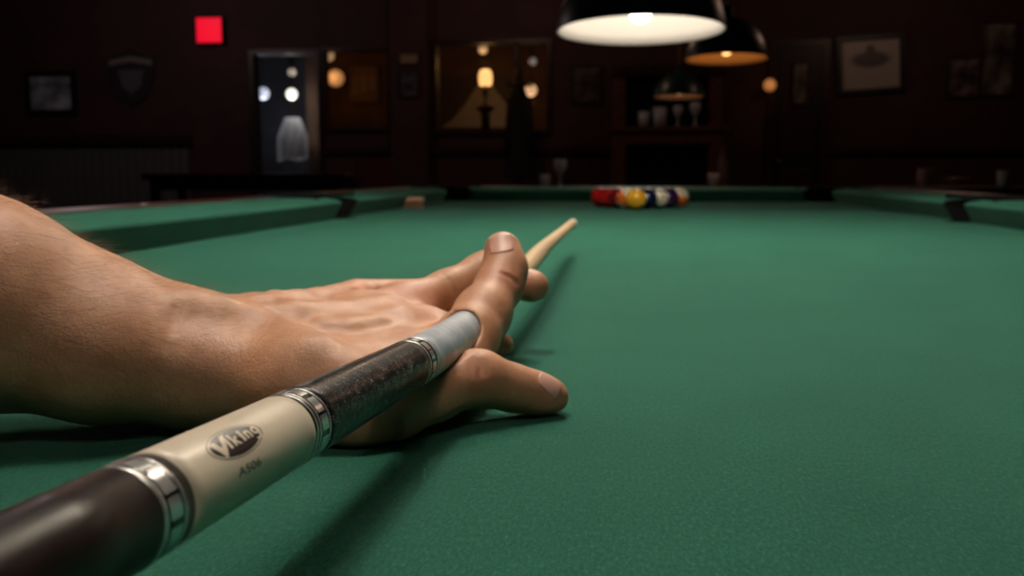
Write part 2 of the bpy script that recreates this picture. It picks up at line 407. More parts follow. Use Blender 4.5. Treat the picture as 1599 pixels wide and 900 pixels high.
rdir = Vector((0.06, 1.0, 0)).normalized(); rside = Vector((rdir.y, -rdir.x, 0))
apex = Vector((apex.x, 2.86, T))
apex.x = at_y(993, 312, 2.86).x
rows = [
 [('yellow', 0, 'plain yellow pool ball at the front point of the racked balls', (0.3, 0.2, 0.4))],
 [('orange', 1, 'cream pool ball with an orange band just behind and left of the front yellow ball', (0.25, 0.5, 0)), ('blue', 0, 'dark navy pool ball just behind and right of the front yellow ball', (0, 0, -2.0))],
 [('maroon', 0, 'dark maroon pool ball at the left edge of the third row of the rack', (0, 0, 1)), ('black', 0, 'black pool ball in the middle of the racked triangle', (0, 0, 2)), ('green', 1, 'cream pool ball with a green band at the right edge of the third row', (1.3, 0.2, 0.5))],
 [('red', 0, 'plain red pool ball at the left edge of the fourth row of the rack', (0, 0, 1)), ('yellow', 1, 'cream and yellow banded pool ball second from left in the fourth row', (0.9, 0.3, 0)), ('red', 1, 'cream and red banded pool ball second from right in the fourth row', (0.3, 0.9, 0)), ('purple', 0, 'dark purple pool ball at the right edge of the fourth row of the rack', (0, 0, 1.5))],
 [('red', 0, 'bright red pool ball at the far left corner of the racked triangle', (0, 0, 2)), ('orange', 0, 'plain orange pool ball second from left in the back row of the rack', (0, 0, 1)), ('blue', 1, 'cream pool ball with a blue band in the middle of the back row', (1.5, 0, 0)), ('green', 0, 'plain green pool ball second from right in the back row of the rack', (0, 0, 1)), ('orange', 1, 'orange banded pool ball at the far right corner of the racked triangle', (0.5, 0.2, 0.6))]]
mats_ball = {}
bm = bmesh.new(); bmesh.ops.create_uvsphere(bm, u_segments=36, v_segments=20, radius=BR)
tmp = obj('pool_ball', bm, None, None, True); base_ball = tmp.data; bpy.data.objects.remove(tmp)
for i, rw in enumerate(rows):
    for j, (c, st, lab, rot) in enumerate(rw):
        key = (c, st)
        if key not in mats_ball: mats_ball[key] = ball_mat(c+('_stripe' if st else ''), CB[c], st)
        me = base_ball.copy(); me.materials.append(mats_ball[key])
        o = bpy.data.objects.new('pool_ball', me); COL.objects.link(o)
        p = apex + rdir*(i*BR*1.735) + rside*((j-i/2)*BR*2.004)
        o.location = (p.x, p.y, T+BR); o.rotation_euler = rot
        tag(o, lab, 'ball', 'racked pool balls')

# ------------------------------------------------------------------ the cue
XV, D3 = 1060.0, 0.37
def axis_pt(x):
    x = float(x); return at(x, 569-0.536*(x-640), D3*(XV-640)/(XV-x))
A3, A1 = axis_pt(640), axis_pt(207)
d1 = (A3-A1).normalized()
TIP = at(895, 348, 1.27)
PC = at(850, 387, 0.80)
d2 = (TIP-PC).normalized()
PB = axis_pt(660)
BUTT = A1 - d1*0.62
# centre line sampled finely, with arc length
pts = [BUTT, PB]
LB = (PC-PB).length
for k in range(1, 24):
    t = k/24; h00 = 2*t**3-3*t**2+1; h10 = t**3-2*t**2+t; h01 = -2*t**3+3*t**2; h11 = t**3-t**2
    pts.append(PB*h00 + d1*(LB*h10) + PC*h01 + d2*(LB*h11))
pts += [PC, TIP]
SL = [0.0]
for a, b in zip(pts, pts[1:]): SL.append(SL[-1]+(b-a).length)
def cpos(s):
    for i in range(len(pts)-1):
        if s <= SL[i+1] or i == len(pts)-2:
            t = (s-SL[i])/(SL[i+1]-SL[i]); return pts[i].lerp(pts[i+1], t), (pts[i+1]-pts[i]).normalized()
def s_of(x): return (axis_pt(x)-BUTT).length
def cframe(s):
    p, d = cpos(s)
    _, da = cpos(max(s-0.01, 0)); _, db = cpos(min(s+0.01, SL[-1]-1e-6)); d = (da+d+db).normalized()
    u = (Vector((0, 0, 1)) - d*d.z).normalized(); w = d.cross(u)     # u up, w to the left of the shot
    return p, d, u, w
S_PC = SL[-2]
RK = [(0.0, 0.0125), (s_of(207), 0.01015), (s_of(449), 0.0100), (s_of(640), 0.0096), (s_of(700), 0.0094), (SL[1]+LB*0.5, 0.0078), (S_PC, 0.0063), (SL[-1], 0.0054)]
def rad(s):
    for (a, ra), (b, rb) in zip(RK, RK[1:]):
        if s <= b: return ra+(rb-ra)*(s-a)/(b-a)
    return RK[-1][1]
cue_p, cue_d, _, _ = cframe(s_of(500))
cue = empty('pool_cue', 'pool cue with cream and black speckled butt lying through the bridging hand', 'cue')
def cue_tube(name, s0, s1, mt, dr=0.0, step=0.01, n=64, cap=(True, True), round_=0.0, parent=cue, th0=0, th1=2*math.pi):
    m_ = max(2, int((s1-s0)/step)+1)
    ss = [s0+(s1-s0)*i/(m_-1) for i in range(m_)]
    bm = bmesh.new(); rings = []
    full = abs(th1-th0-2*math.pi) < 1e-6
    prof = [(s, rad(s)+dr) for s in ss]
    if round_ > 0:
        prof = [(s0, prof[0][1]-round_), (s0+round_*0.3, prof[0][1]-round_*0.3)] + [(s0+round_, prof[0][1])] + prof[1:-1] + [(s1-round_, prof[-1][1]), (s1-round_*0.3, prof[-1][1]-round_*0.3), (s1, prof[-1][1]-round_)]
    for s, r in prof:
        p, d, u, w = cframe(s)
        rings.append([bm.verts.new(p+u*(r*math.cos(th0+(th1-th0)*i/n))+w*(r*math.sin(th0+(th1-th0)*i/n))) for i in range(n if full else n+1)])
    for a, b in zip(rings, rings[1:]):
        for i in range(n):
            j = (i+1) % len(a); bm.faces.new((a[i], a[j], b[j], b[i]))
    if full:
        if cap[0]: bm.faces.new(rings[0][::-1])
        if cap[1]: bm.faces.new(rings[-1])
    bmesh.ops.recalc_face_normals(bm, faces=bm.faces)
    o = obj(name, bm, mt, parent, True); return o
M_GRIP = mat('black_brown_lacquer', (0.012, 0.007, 0.006), 0.34, spec=0.35, coat=0.04)
noise_col(M_GRIP, 60, (0.008, 0.005, 0.0045), (0.022, 0.012, 0.009), 0.35, 0.7, None, 4)
M_CREAM = mat('cream_lacquer', (0.72, 0.60, 0.48), 0.38, coat=0.15)
noise_col(M_CREAM, 40, (0.70, 0.59, 0.465), (0.77, 0.665, 0.53), 0.3, 0.7, None, 3)
M_SPECK = mat('black_speckled_wrap', (0.01, 0.01, 0.01), 0.3, spec=0.25, coat=0.05)
tcs = N(M_SPECK, 'ShaderNodeTexCoord'); vo = N(M_SPECK, 'ShaderNodeTexVoronoi', Scale=2100.0); L(M_SPECK, tcs.outputs['Object'], vo.inputs['Vector'])
nz_ = N(M_SPECK, 'ShaderNodeTexNoise', Scale=330.0, Detail=4.0); L(M_SPECK, tcs.outputs['Object'], nz_.inputs['Vector'])
ma = N(M_SPECK, 'ShaderNodeMath', operation='ADD'); L(M_SPECK, vo.outputs['Distance'], ma.inputs[0]); L(M_SPECK, nz_.outputs['Fac'], ma.inputs[1])
sc_ = ramp(M_SPECK, ma.outputs[0], [(0.67, (0.50, 0.47, 0.43)), (0.75, (0.011, 0.010, 0.010)), (0.8, (0.009, 0.008, 0.008))])
L(M_SPECK, sc_, bsdf(M_SPECK).inputs['Base Color']); bump(M_SPECK, nz_.outputs['Fac'], 0.12, 0.0003)
M_GREYB = mat('grey_blue_joint', (0.30, 0.36, 0.42), 0.38, coat=0.2)
nzg, _ = noise_col(M_GREYB, 150, (0.33, 0.40, 0.47), (0.56, 0.61, 0.65), 0.35, 0.72, None, 6)
M_SHAFT = wood('maple_shaft', (0.62, 0.42, 0.24), (0.72, 0.52, 0.32), 0.35, 30)
M_CHROME = mat('silver_ring', (0.80, 0.79, 0.78), 0.24, 0.75)
M_BLACKG = mat('black_gloss', (0.006, 0.006, 0.006), 0.2, coat=0.3)
M_FERR = mat('white_ferrule', (0.85, 0.83, 0.82), 0.4)
M_TIP = mat('leather_tip', (0.35, 0.33, 0.36), 0.8)
r1a, r1b = s_of(178), s_of(231)
r2a, r2b = s_of(436), s_of(463)
r3a, r3b = s_of(634), s_of(648)
s_joint = s_of(742)
cue_tube('bumper', 0.0, 0.02, M_BLACKG, -0.0008, 0.005, round_=0.003)
cue_tube('grip', 0.02, r1a, M_GRIP, 0, 0.02)
cue_tube('cream_sleeve', r1b, r2a, M_CREAM, 0, 0.004, 96)
cue_tube('speckled_sleeve', r2b, r3a, M_SPECK, 0, 0.004, 96)
cue_tube('joint_collar', r3b, s_joint, M_GREYB, 0, 0.004, 96)
cue_tube('shaft', s_joint, SL[-1]-0.030, M_SHAFT, -0.0002, 0.006, 48)
cue_tube('ferrule', SL[-1]-0.030, SL[-1]-0.009, M_FERR, 0.0, 0.004, 32)
cue_tube('leather_tip', SL[-1]-0.009, SL[-1]-0.0001, M_TIP, -0.0002, 0.002, 32, round_=0.002)
def ring(s0, s1, ncell, lines, cells):
    """black core; bright lines and a band of silver inlays, given as fractions of its width"""
    w = s1-s0
    core = cue_tube('ring', s0, s1, M_BLACKG, -0.00012, w/3, 96)
    for a0, a1 in lines:
        cue_tube('silver_line', s0+w*a0, s0+w*a1, M_CHROME, 0.00008, w, 96, parent=core)
    for i in range(ncell):
        t0 = 2*math.pi*i/ncell; dt = 2*math.pi/ncell
        cue_tube('silver_inlay', s0+w*cells[0], s0+w*cells[1], M_CHROME, 0.00006, w, 10, parent=core, th0=t0, th1=t0+dt*(0.86 if i % 2 else 0.74))
    return core
ring(r1a, r1b, 11, ((0.0, 0.13), (0.66, 0.72)), (0.20, 0.58))
ring(r2a, r2b, 11, ((0.12, 0.19), (0.31, 0.37), (0.93, 1.0)), (0.44, 0.84))
ring(r3a, r3b, 13, ((0.0, 0.14), (0.84, 1.0)), (0.30, 0.70))

# lettering wrapped round the cream sleeve
def wrap(name, bm, s_c, th_c, mt, lift, parent):
    """bm in flat millimetre-like coordinates (x along the cue, y round it, metres)"""
    for it in range(5):
        es = [e for e in bm.edges if e.calc_length() > 0.0009]
        if not es: break
        bmesh.ops.subdivide_edges(bm, edges=es, cuts=1)
        bmesh.ops.triangulate(bm, faces=bm.faces)
    for v in bm.verts:
        s = s_c + v.co.x; r = rad(s)+lift+v.co.z; th = th_c - v.co.y/rad(s)
        p, d, u, w = cframe(s); v.co = p+u*(r*math.cos(th))+w*(r*math.sin(th))
    return obj(name, bm, mt, parent, False)
def text_bm(txt, size, off=0.0, shear=0.0):
    cu = bpy.data.curves.new('txt', 'FONT'); cu.body = txt; cu.size = size; cu.offset = off; cu.shear = shear; cu.align_x = 'CENTER'; cu.align_y = 'CENTER'
    cu.resolution_u = 4; cu.fill_mode = 'FRONT'
    o = bpy.data.objects.new('txt', cu); COL.objects.link(o); bpy.context.view_layer.update()
    me = bpy.data.meshes.new_from_object(o.evaluated_get(bpy.context.evaluated_depsgraph_get()))
    bm = bmesh.new(); bm.from_mesh(me); bmesh.ops.triangulate(bm, faces=bm.faces)
    bpy.data.objects.remove(o); bpy.data.meshes.remove(me); return bm
def ellipse_bm(a, b, a2=None, b2=None, n=64):
    bm = bmesh.new()
    o = [bm.verts.new((a*math.cos(2*math.pi*i/n), b*math.sin(2*math.pi*i/n), 0)) for i in range(n)]
    if a2:
        q = [bm.verts.new((a2*math.cos(2*math.pi*i/n), b2*math.sin(2*math.pi*i/n), 0)) for i in range(n)]
        for i in range(n): j = (i+1) % n; bm.faces.new((o[i], o[j], q[j], q[i]))
    else:
        bm.faces.new(o); bmesh.ops.triangulate(bm, faces=bm.faces)
    return bm
M_INK = mat('black_print', (0.012, 0.010, 0.010), 0.3, coat=0.3)
M_CREAMP = mat('cream_print', (0.74, 0.64, 0.52), 0.35)
def find_th(px, py):
    """where the sight line through a photo point meets the cream sleeve: (s, theta)"""
    best = None
    for x in np.linspace(240, 440, 101):
        s = s_of(x); p, d, u, w = cframe(s); r = rad(s)
        for th in np.linspace(-math.pi, math.pi, 181).tolist():
            n_ = u*math.cos(th)+w*math.sin(th); q = p+n_*r
            if n_.dot(CAM-q) <= 0: continue
            v = q-CAM; z = v.dot(FWD); e = (799.5+F*v.dot(RIGHT)/z-px)**2+(450-F*v.dot(UP)/z-py)**2
            if best is None or e < best[0]: best = (e, s, th)
    return best[1], best[2]
sC, tC = find_th(368.5, 688.5)
s0_, t0_ = find_th(323, 702); s1_, t1_ = find_th(414, 675)
LA = abs(s1_-s0_)/2*1.0
sT, tT = find_th(368, 661); sB, tB = find_th(370, 716)
LBh = abs(tB-tT)*rad(sC)/2
print('logo', sC, tC, LA, LBh, 'axis ends', s0_-sC, t0_-tC, s1_-sC, t1_-tC, tT-tC, tB-tC)
logo = wrap('oval_logo', ellipse_bm(LA*0.885, LBh*0.87), sC, tC, M_INK, 0.00005, cue)
logo['label'] = 'black oval logo reading Viking'
wrap('oval_outline', ellipse_bm(LA, LBh, LA*0.965, LBh*0.955), sC, tC, M_INK, 0.00005, logo)
def norm_text(bm, W, H, cx=0, cy=0):
    xs = [v.co.x for v in bm.verts]; ys = [v.co.y for v in bm.verts]
    x0, x1, y0, y1 = min(xs), max(xs), min(ys), max(ys)
    for v in bm.verts:
        v.co.x = (v.co.x-(x0+x1)/2)/(x1-x0)*W+cx; v.co.y = (v.co.y-(y0+y1)/2)/(y1-y0)*H+cy; v.co.z = 0
    return bm
bmv = text_bm('V', 1.0, 0.05); norm_text(bmv, LA*0.66, LBh*1.18, -LA*0.56, -LBh*0.06)
for v in bmv.verts:                                  # the V's left arm sweeps out and its foot hooks back
    t = (v.co.y+LBh*0.855)/(LBh*1.45); q = (v.co.x+LA*0.60)/(LA*0.37)
    v.co.x += LA*0.10*(t-0.35); v.co.y += (0.20*LBh*q*t)
wrap('letter', bmv, sC, tC, M_CREAMP, 0.0001, logo)
for ch_, x0f, x1f, y0f, y1f in (('i', -0.33, -0.22, -0.40, 0.36), ('k', -0.14, 0.14, -0.38, 0.48), ('i', 0.21, 0.32, -0.34, 0.44), ('n', 0.38, 0.60, -0.32, 0.24), ('g', 0.65, 0.90, -0.60, 0.28)):
    bml = text_bm('q' if ch_ == 'g' else ch_, 1.0, 0.03)
    if ch_ == 'g':                                  # single-storey g: a q with a tail
        xs_ = [v.co.x for v in bml.verts]; y_ = min(v.co.y for v in bml.verts); xa, xb = min(xs_), max(xs_)
        vs = [bml.verts.new((x, y, 0)) for x, y in ((xa+0.02, y_-0.06), (xb-0.12, y_-0.10), (xb, y_+0.02), (xb-0.1, y_+0.10), (xb-0.2, y_+0.03), (xa+0.02, y_+0.05))]
        bmesh.ops.triangulate(bml, faces=[bml.faces.new(vs)])
    norm_text(bml, LA*(x1f-x0f), LBh*(y1f-y0f), LA*(x0f+x1f)/2, LBh*(y0f+y1f)/2+0.06*LBh)
    wrap('letter', bml, sC, tC, M_CREAMP, 0.0001, logo)
sN, tN = find_th(390.5, 728.5); sNa, tNa = find_th(373, 734); sNb, tNb = find_th(409, 723)
sNt, tNt = find_th(393, 715); sNu, tNu = find_th(388, 742)
bma = text_bm('A506', 1.0, 0.008); norm_text(bma, abs(sNb-sNa), abs(tNt-tNu)*rad(sN)*0.62)
wrap('model_number', bma, sN, tN, M_INK, 0.00006, cue)

# ------------------------------------------------------------------ forearm and hand (one continuous surface from a distance field)
def P(px, py, D): return np.array(at(px, py, D))
def chain(*q): return [(P(a, b, c), r) for a, b, c, r in q]
def seg_d(X, a, b, ra, rb):
    ab = b-a; L2 = float(ab@ab); t = np.clip(((X-a)@ab)/L2, 0, 1)
    return np.linalg.norm(X-(a+t[:, None]*ab), axis=1)-(ra+(rb-ra)*t)
def smin(a, b, k):
    h = np.maximum(k-np.abs(a-b), 0)/k; return np.minimum(a, b)-h*h*k*0.25
def chain_d(X, ch, k):
    d = None
    for (a, ra), (b, rb) in zip(ch, ch[1:]):
        e = seg_d(X, a, b, ra, rb); d = e if d is None else smin(d, e, k)
    return d
# forearm (two bones' worth of bulk), palm metacarpals
PALM = [
 (chain((-760, 130, .385, .046), (-420, 300, .39, .047), (-20, 470, .40, .0405), (130, 512, .412, .0312), (290, 553, .424, .0245)), .01),
 (chain((-420, 345, .39, .036), (-20, 508, .395, .032), (160, 556, .40, .0265), (320, 585, .410, .0205)), .012),
 (chain((130, 482, .425, .024), (270, 500, .435, .0135), (284, 505, .437, .0125)), .012),              # head of the ulna
 (chain((290, 550, .432, .022), (420, 522, .475, .0178), (545, 476, .545, .0130)), .012),              # middle
 (chain((300, 553, .430, .022), (450, 538, .462, .0190), (560, 510, .500, .0168), (630, 487, .525, .0142)), .012),  # index
 (chain((300, 540, .44, .020), (400, 512, .50, .0155), (500, 478, .585, .0118)), .012),                # ring
 (chain((300, 540, .445, .018), (400, 514, .52, .014), (455, 492, .60, .0105)), .012),                 # little
 (chain((320, 585, .412, .020), (450, 600, .405, .019), (560, 622, .402, .0165)), .018),               # thumb metacarpal
 (chain((420, 580, .43, .019), (540, 560, .455, .0195), (610, 540, .475, .0185), (668, 520, .500, .0140)), .018),   # first web, upper side
 (chain((560, 600, .425, .018), (650, 575, .445, .0150), (715, 565, .452, .0125)), .018),              # first web, lower side
]
THUMB = chain((455, 625, .395, .0170), (560, 648, .392, .0135), (610, 642, .396, .0125), (680, 610, .410, .0120), (735, 592, .422, .0114), (752, 592, .425, .0112), (800, 606, .431, .0098), (838, 616, .436, .0092), (860, 620, .438, .0080))
INDEX = chain((632, 484, .528, .0138), (700, 456, .548, .0120), (752, 428, .562, .0112), (786, 405, .566, .0105))
LOOP = chain((705, 560, .455, .0122), (733, 526, .470, .0138), (753, 492, .488, .0136), (780, 446, .510, .0116), (789, 420, .518, .0108), (785, 391, .525, .0102))
MIDDLE = chain((560, 468, .56, .012), (700, 462, .585, .0100), (785, 443, .595, .0092), (828, 446, .590, .0086), (834, 448, .588, .0084))
RING = chain((590, 530, .50, .012), (700, 530, .53, .0085), (752, 533, .54, .0078), (784, 538, .545, .0064))
LITTLE = chain((455, 490, .60, .0105), (560, 488, .63, .0085), (640, 490, .65, .0075), (670, 496, .655, .0068))
FING = [(THUMB, .006, .016), (INDEX, .006, .012), (LOOP, .007, .012), (MIDDLE, .006, .010), (RING, .005, .010), (LITTLE, .005, .010)]
RIDGE = []
# tendons, veins and bony ridges that follow the skin: photo points, radius, how far sunk, blend
RIDGE_PX = [
 ([(296, 470), (345, 484), (395, 500), (445, 517), (500, 545), (540, 570)], .0070, .0042, .014),
 ([(400, 470), (470, 462), (545, 452)], .0040, .0028, .008),
 ([(390, 486), (470, 484), (560, 478), (615, 470)], .0040, .0033, .010),
 ([(430, 462), (455, 480), (452, 497)], .0026, .0014, .005),
 ([(505, 505), (545, 508), (590, 500)], .0030, .0023, .007),
]
# creases: polyline, width, depth
CREASE = [
 ([(283, 462, .40), (276, 490, .397), (274, 520, .392)], .0016, .0006), ([(297, 466, .40), (291, 500, .396)], .0014, .0004), ([(268, 480, .398), (264, 545, .388)], .0013, .0006),
 ([(782, 428, .50), (797, 434, .498), (806, 442, .50)], .0011, .0012), ([(770, 440, .50), (792, 446, .50)], .0009, .0005), ([(765, 505, .475), (780, 494, .478), (784, 480, .48)], .0016, .0006),
 ([(742, 562, .41), (750, 575, .41), (748, 590, .412)], .0013, .0010), ([(754, 566, .412), (760, 584, .413)], .0011, .0007), ([(734, 568, .41), (738, 588, .41)], .0010, .0006),
 ([(606, 652, .384), (622, 664, .384), (628, 672, .385)], .0015, .0011), ([(596, 660, .384), (610, 676, .384)], .0012, .0007),
 ([(690, 428, .54), (704, 440, .535), (708, 455, .535)], .0012, .0006), ([(570, 452, .52), (592, 462, .515), (604, 460, .52)], .0014, .0007), ([(556, 460, .52), (585, 468, .515)], .0011, .0005),
]
CREASE = [([P(*q) for q in pl], w, dp) for pl, w, dp in CREASE]
CREASE.append(([P(330, 510, .42), P(390, 524, .42), P(450, 545, .42)], .0095, .0016))      # hollow below the thumb tendon
cs_ = [s_of(400)+(SL[-1]*0.55+s_of(640)*0.45-s_of(400))*i/18 for i in range(19)]
CUE_SEG = [(np.array(cpos(a)[0]), np.array(cpos(b)[0]), rad(a), rad(b)) for a, b in zip(cs_, cs_[1:])]
def hand_sdf(X):
    palm = None
    for ch, k in PALM:
        e = chain_d(X, ch, .01); palm = e if palm is None else smin(palm, e, k)
    for ch, k in RIDGE: palm = smin(palm, chain_d(X, ch, .004), k)
    d = palm
    for ch, k, kp in FING:
        f = chain_d(X, ch, k); d = np.minimum(d, smin(palm, f, kp))
    for pl, w, dp in CREASE:
        c = None
        for a, b in zip(pl, pl[1:]):
            ab = b-a; t = np.clip(((X-a)@ab)/float(ab@ab), 0, 1)
            # distance measured across the line only, so the groove follows the skin
            q = X-(a+t[:, None]*ab); e = np.einsum('ij,ij->i', q, q) 
            v = q@np.array(FWD); e = e-v*v*0.93
            c = e if c is None else np.minimum(c, e)
        d = d+dp*np.exp(-c/(w*w))
    near = np.abs(d) < 0.02
    if near.any():                                         # the skin gives way round the cue
        Xn = X[near]; c = None
        for a, b, ra, rb in CUE_SEG:
            e = seg_d(Xn, a, b, ra, rb); c = e if c is None else np.minimum(c, e)
        d = d.copy(); d[near] = -smin(-d[near], c+0.0002, .0025)
    # the heel and fingertips flatten where they press on the cloth
    fl = (T+0.0003)-X[:, 2]
    return -smin(-d, -fl, .004)
def skin_point(px, py, sink):
    d_ = np.array(at(px, py, 1.0))-np.array(CAM); t = 0.33; c_ = np.array(CAM)
    for it in range(60):
        v = hand_sdf((c_+d_*t)[None])[0]
        if v < 1e-5: break
        t += v*0.7
    x = c_+d_*t; _, g = sdf_grad(hand_sdf, x[None]); return x-g[0]*sink
def surface(sdf, lo, hi, vox):
    c = 4; lo = np.array(lo); n = (np.ceil((np.array(hi)-lo)/(vox*c)).astype(int)+1)
    g = [lo[i]+np.arange(n[i])*vox*c for i in range(3)]
    G = np.stack(np.meshgrid(*g, indexing='ij'), -1).reshape(-1, 3)
    cd = sdf(G).reshape(n)
    nf = (n-1)*c+1
    idx = [np.minimum((np.arange(nf[i])+c//2)//c, n[i]-1) for i in range(3)]
    V = cd[np.ix_(*idx)].copy()
    mask = np.abs(V) < vox*c*1.9
    w = np.argwhere(mask); X = lo+w*vox
    V[mask] = sdf(X)
    ins = V < 0
    cs = np.zeros(tuple(nf-1), dtype=np.int8); 
    sl = [slice(0, -1), slice(1, None)]
    for i in (0, 1):
        for j in (0, 1):
            for k in (0, 1): cs += ins[sl[i], sl[j], sl[k]]
    act = (cs > 0) & (cs < 8)
    vid = -np.ones(act.shape, dtype=np.int64); cells = np.argwhere(act); vid[act] = np.arange(len(cells))
    acc = np.zeros((len(cells), 3)); cnt = np.zeros(len(cells))
    cor = [(i, j, k) for i in (0, 1) for j in (0, 1) for k in (0, 1)]
    for a in cor:
        for ax in range(3):
            if a[ax] == 1: continue
            b = list(a); b[ax] = 1
            va = V[tuple((cells+np.array(a)).T)]; vb = V[tuple((cells+np.array(b)).T)]
            m = (va < 0) != (vb < 0); t = np.where(m, va/np.where(m, va-vb, 1), 0)
            p = np.array(a, float)[None].repeat(len(cells), 0); p[:, ax] += t
            acc[m] += p[m]; cnt[m] += 1
    pos = lo+(cells+acc/cnt[:, None])*vox
    quads = []
    for ax in range(3):
        s0 = [slice(None)]*3; s1 = [slice(None)]*3; s0[ax] = slice(0, -1); s1[ax] = slice(1, None)
        a = ins[tuple(s0)]; b = ins[tuple(s1)]
        e = np.argwhere(a != b); o1, o2 = [x for x in range(3) if x != ax]
        ok = (e[:, o1] > 0) & (e[:, o2] > 0) & (e[:, o1] < act.shape[o1]) & (e[:, o2] < act.shape[o2]); e = e[ok]
        flip = a[tuple(e.T)]
        def vv(d1_, d2_):
            q = e.copy(); q[:, o1] += d1_; q[:, o2] += d2_; return vid[tuple(q.T)]
        Q = np.stack([vv(-1, -1), vv(0, -1), vv(0, 0), vv(-1, 0)], 1)
        if ax == 1: flip = ~flip
        Q[~flip] = Q[~flip][:, ::-1]; quads.append(Q)
    Q = np.concatenate(quads)
    for it in range(2):                                   # pull the vertices onto the true surface
        d, gr = sdf_grad(sdf, pos); pos = pos-gr*d[:, None]
    return pos, Q
def sdf_grad(sdf, X, e=0.0004):
    d = sdf(X); g = np.zeros_like(X)
    for i in range(3):
        h = np.zeros(3); h[i] = e; g[:, i] = (sdf(X+h)-sdf(X-h))/(2*e)
    g /= np.maximum(np.linalg.norm(g, axis=1, keepdims=True), 1e-6); return d, g
RIDGE = [([(skin_point(a, b, sk), r) for a, b in pl], k) for pl, r, sk, k in RIDGE_PX]
allp = np.array([p for ch, *_ in PALM+FING for p, r in ch])
lo = allp.min(0)-0.06; hi = allp.max(0)+0.06; lo[2] = T-0.004
pos, quads = surface(hand_sdf, lo, hi, 0.0014)
me = bpy.data.meshes.new('person'); me.from_pydata(pos.tolist(), [], quads.tolist()); me.update()
me.polygons.foreach_set('use_smooth', [True]*len(me.polygons))
print('hand verts', len(pos), 'normal z mean', np.mean([p.normal.z for p in list(me.polygons)[:2000]]))
# redness of the skin over the knuckles and finger ends
KN = [(P(790, 392, .52), .012), (P(795, 441, .50), .012), (P(748, 585, .415), .011), (P(866, 622, .435), .013), (P(838, 447, .585), .010), (P(783, 538, .54), .008), (P(770, 500, .48), .012), (P(632, 470, .52), .020), (P(560, 455, .54), .018), (P(620, 660, .386), .014)]
tone = np.zeros(len(pos))
for c, r in KN: tone = np.maximum(tone, np.exp(-(np.linalg.norm(pos-c, axis=1)/r)**2))
at_ = me.attributes.new('redness', 'FLOAT', 'POINT'); at_.data.foreach_set('value', tone.astype(np.float32))
M_SKIN = mat('skin', (0.5, 0.27, 0.16), 0.48, spec=0.45)
b_ = bsdf(M_SKIN); tck = N(M_SKIN, 'ShaderNodeTexCoord')
k1 = N(M_SKIN, 'ShaderNodeTexNoise', Scale=55.0, Detail=6.0, Roughness=0.65); L(M_SKIN, tck.outputs['Object'], k1.inputs['Vector'])
ck = ramp(M_SKIN, k1.outputs['Fac'], [(0.3, (0.42, 0.190, 0.102)), (0.5, (0.52, 0.250, 0.140)), (0.72, (0.60, 0.312, 0.186))])
atn = N(M_SKIN, 'ShaderNodeAttribute', attribute_name='redness')
mr = N(M_SKIN, 'ShaderNodeMix', data_type='RGBA'); mr.inputs[7].default_value = (0.56, 0.205, 0.135, 1)
ml = N(M_SKIN, 'ShaderNodeMath', operation='MULTIPLY'); ml.inputs[1].default_value = 0.55; L(M_SKIN, atn.outputs['Fac'], ml.inputs[0]); L(M_SKIN, ml.outputs[0], mr.inputs[0])
L(M_SKIN, ck, mr.inputs[6]); L(M_SKIN, mr.outputs[2], b_.inputs['Base Color'])
b_.inputs['Subsurface Weight'].default_value = 0.12; b_.inputs['Subsurface Radius'].default_value = (1.0, 0.35, 0.2); b_.inputs['Subsurface Scale'].default_value = 0.004
k2 = N(M_SKIN, 'ShaderNodeTexVoronoi', Scale=750.0); L(M_SKIN, tck.outputs['Object'], k2.inputs['Vector'])
k3 = N(M_SKIN, 'ShaderNodeTexNoise', Scale=330.0, Detail=5.0, Roughness=0.7); L(M_SKIN, tck.outputs['Object'], k3.inputs['Vector'])
bump(M_SKIN, k2.outputs['Distance'], 0.22, 0.0004); bump(M_SKIN, k3.outputs['Fac'], 0.34, 0.0007)
me.materials.append(M_SKIN)
person = bpy.data.objects.new('person', me); COL.objects.link(person)
tag(person, 'bare hairy forearm and hand on the green cloth, fingers bridging the cue', 'person')
# finger nails
M_NAIL = mat('finger_nail', (0.62, 0.34, 0.27), 0.42, spec=0.4)
def nail(c, ax, nrm, ln, wd):
    ax = ax.normalized(); nrm = (nrm-ax*nrm.dot(ax)).normalized(); sd = ax.cross(nrm)
    nu, nv = 14, 12; X = []
    for i in range(nu+1):
        for j in range(nv+1):
            u = (i/nu-0.5); v = (j/nv-0.5)*2
            uu = u*ln*(1-0.10*v*v) + (0.10*ln*(1-v*v) if u > 0 else -0.06*ln*(1-v*v))*abs(u)*2
            X.append(np.array(c+ax*uu+sd*(v*wd/2)*(1-0.12*abs(u)*2)+nrm*0.008))
    X = np.array(X); nn = np.array(nrm)
    for it in range(12):
        X = X-nn*(hand_sdf(X)-0.00025)[:, None]*0.8
    e = np.zeros(len(X))
    bm = bmesh.new(); vs = [bm.verts.new(x) for x in X]
    for i in range(nu):
        for j in range(nv): bm.faces.new((vs[i*(nv+1)+j], vs[i*(nv+1)+j+1], vs[(i+1)*(nv+1)+j+1], vs[(i+1)*(nv+1)+j]))
    bmesh.ops.recalc_face_normals(bm, faces=bm.faces)
    r = bmesh.ops.solidify(bm, geom=bm.faces[:], thickness=0.0006)
    return obj('fingernail', bm, M_NAIL, person, True)
tocam = -FWD
nail(at(783, 385, .52), (at(782, 366, .525)-at(790, 410, .52)), tocam*0.8+Vector((0, 0, 0.55))-RIGHT*0.12, 0.0125, 0.0142)
nail(at(857, 603, .430), (at(884, 617, .434)-at(840, 606, .434)), Vector((0, 0, 0.9))+tocam*0.40+RIGHT*0.0, 0.0098, 0.0094)
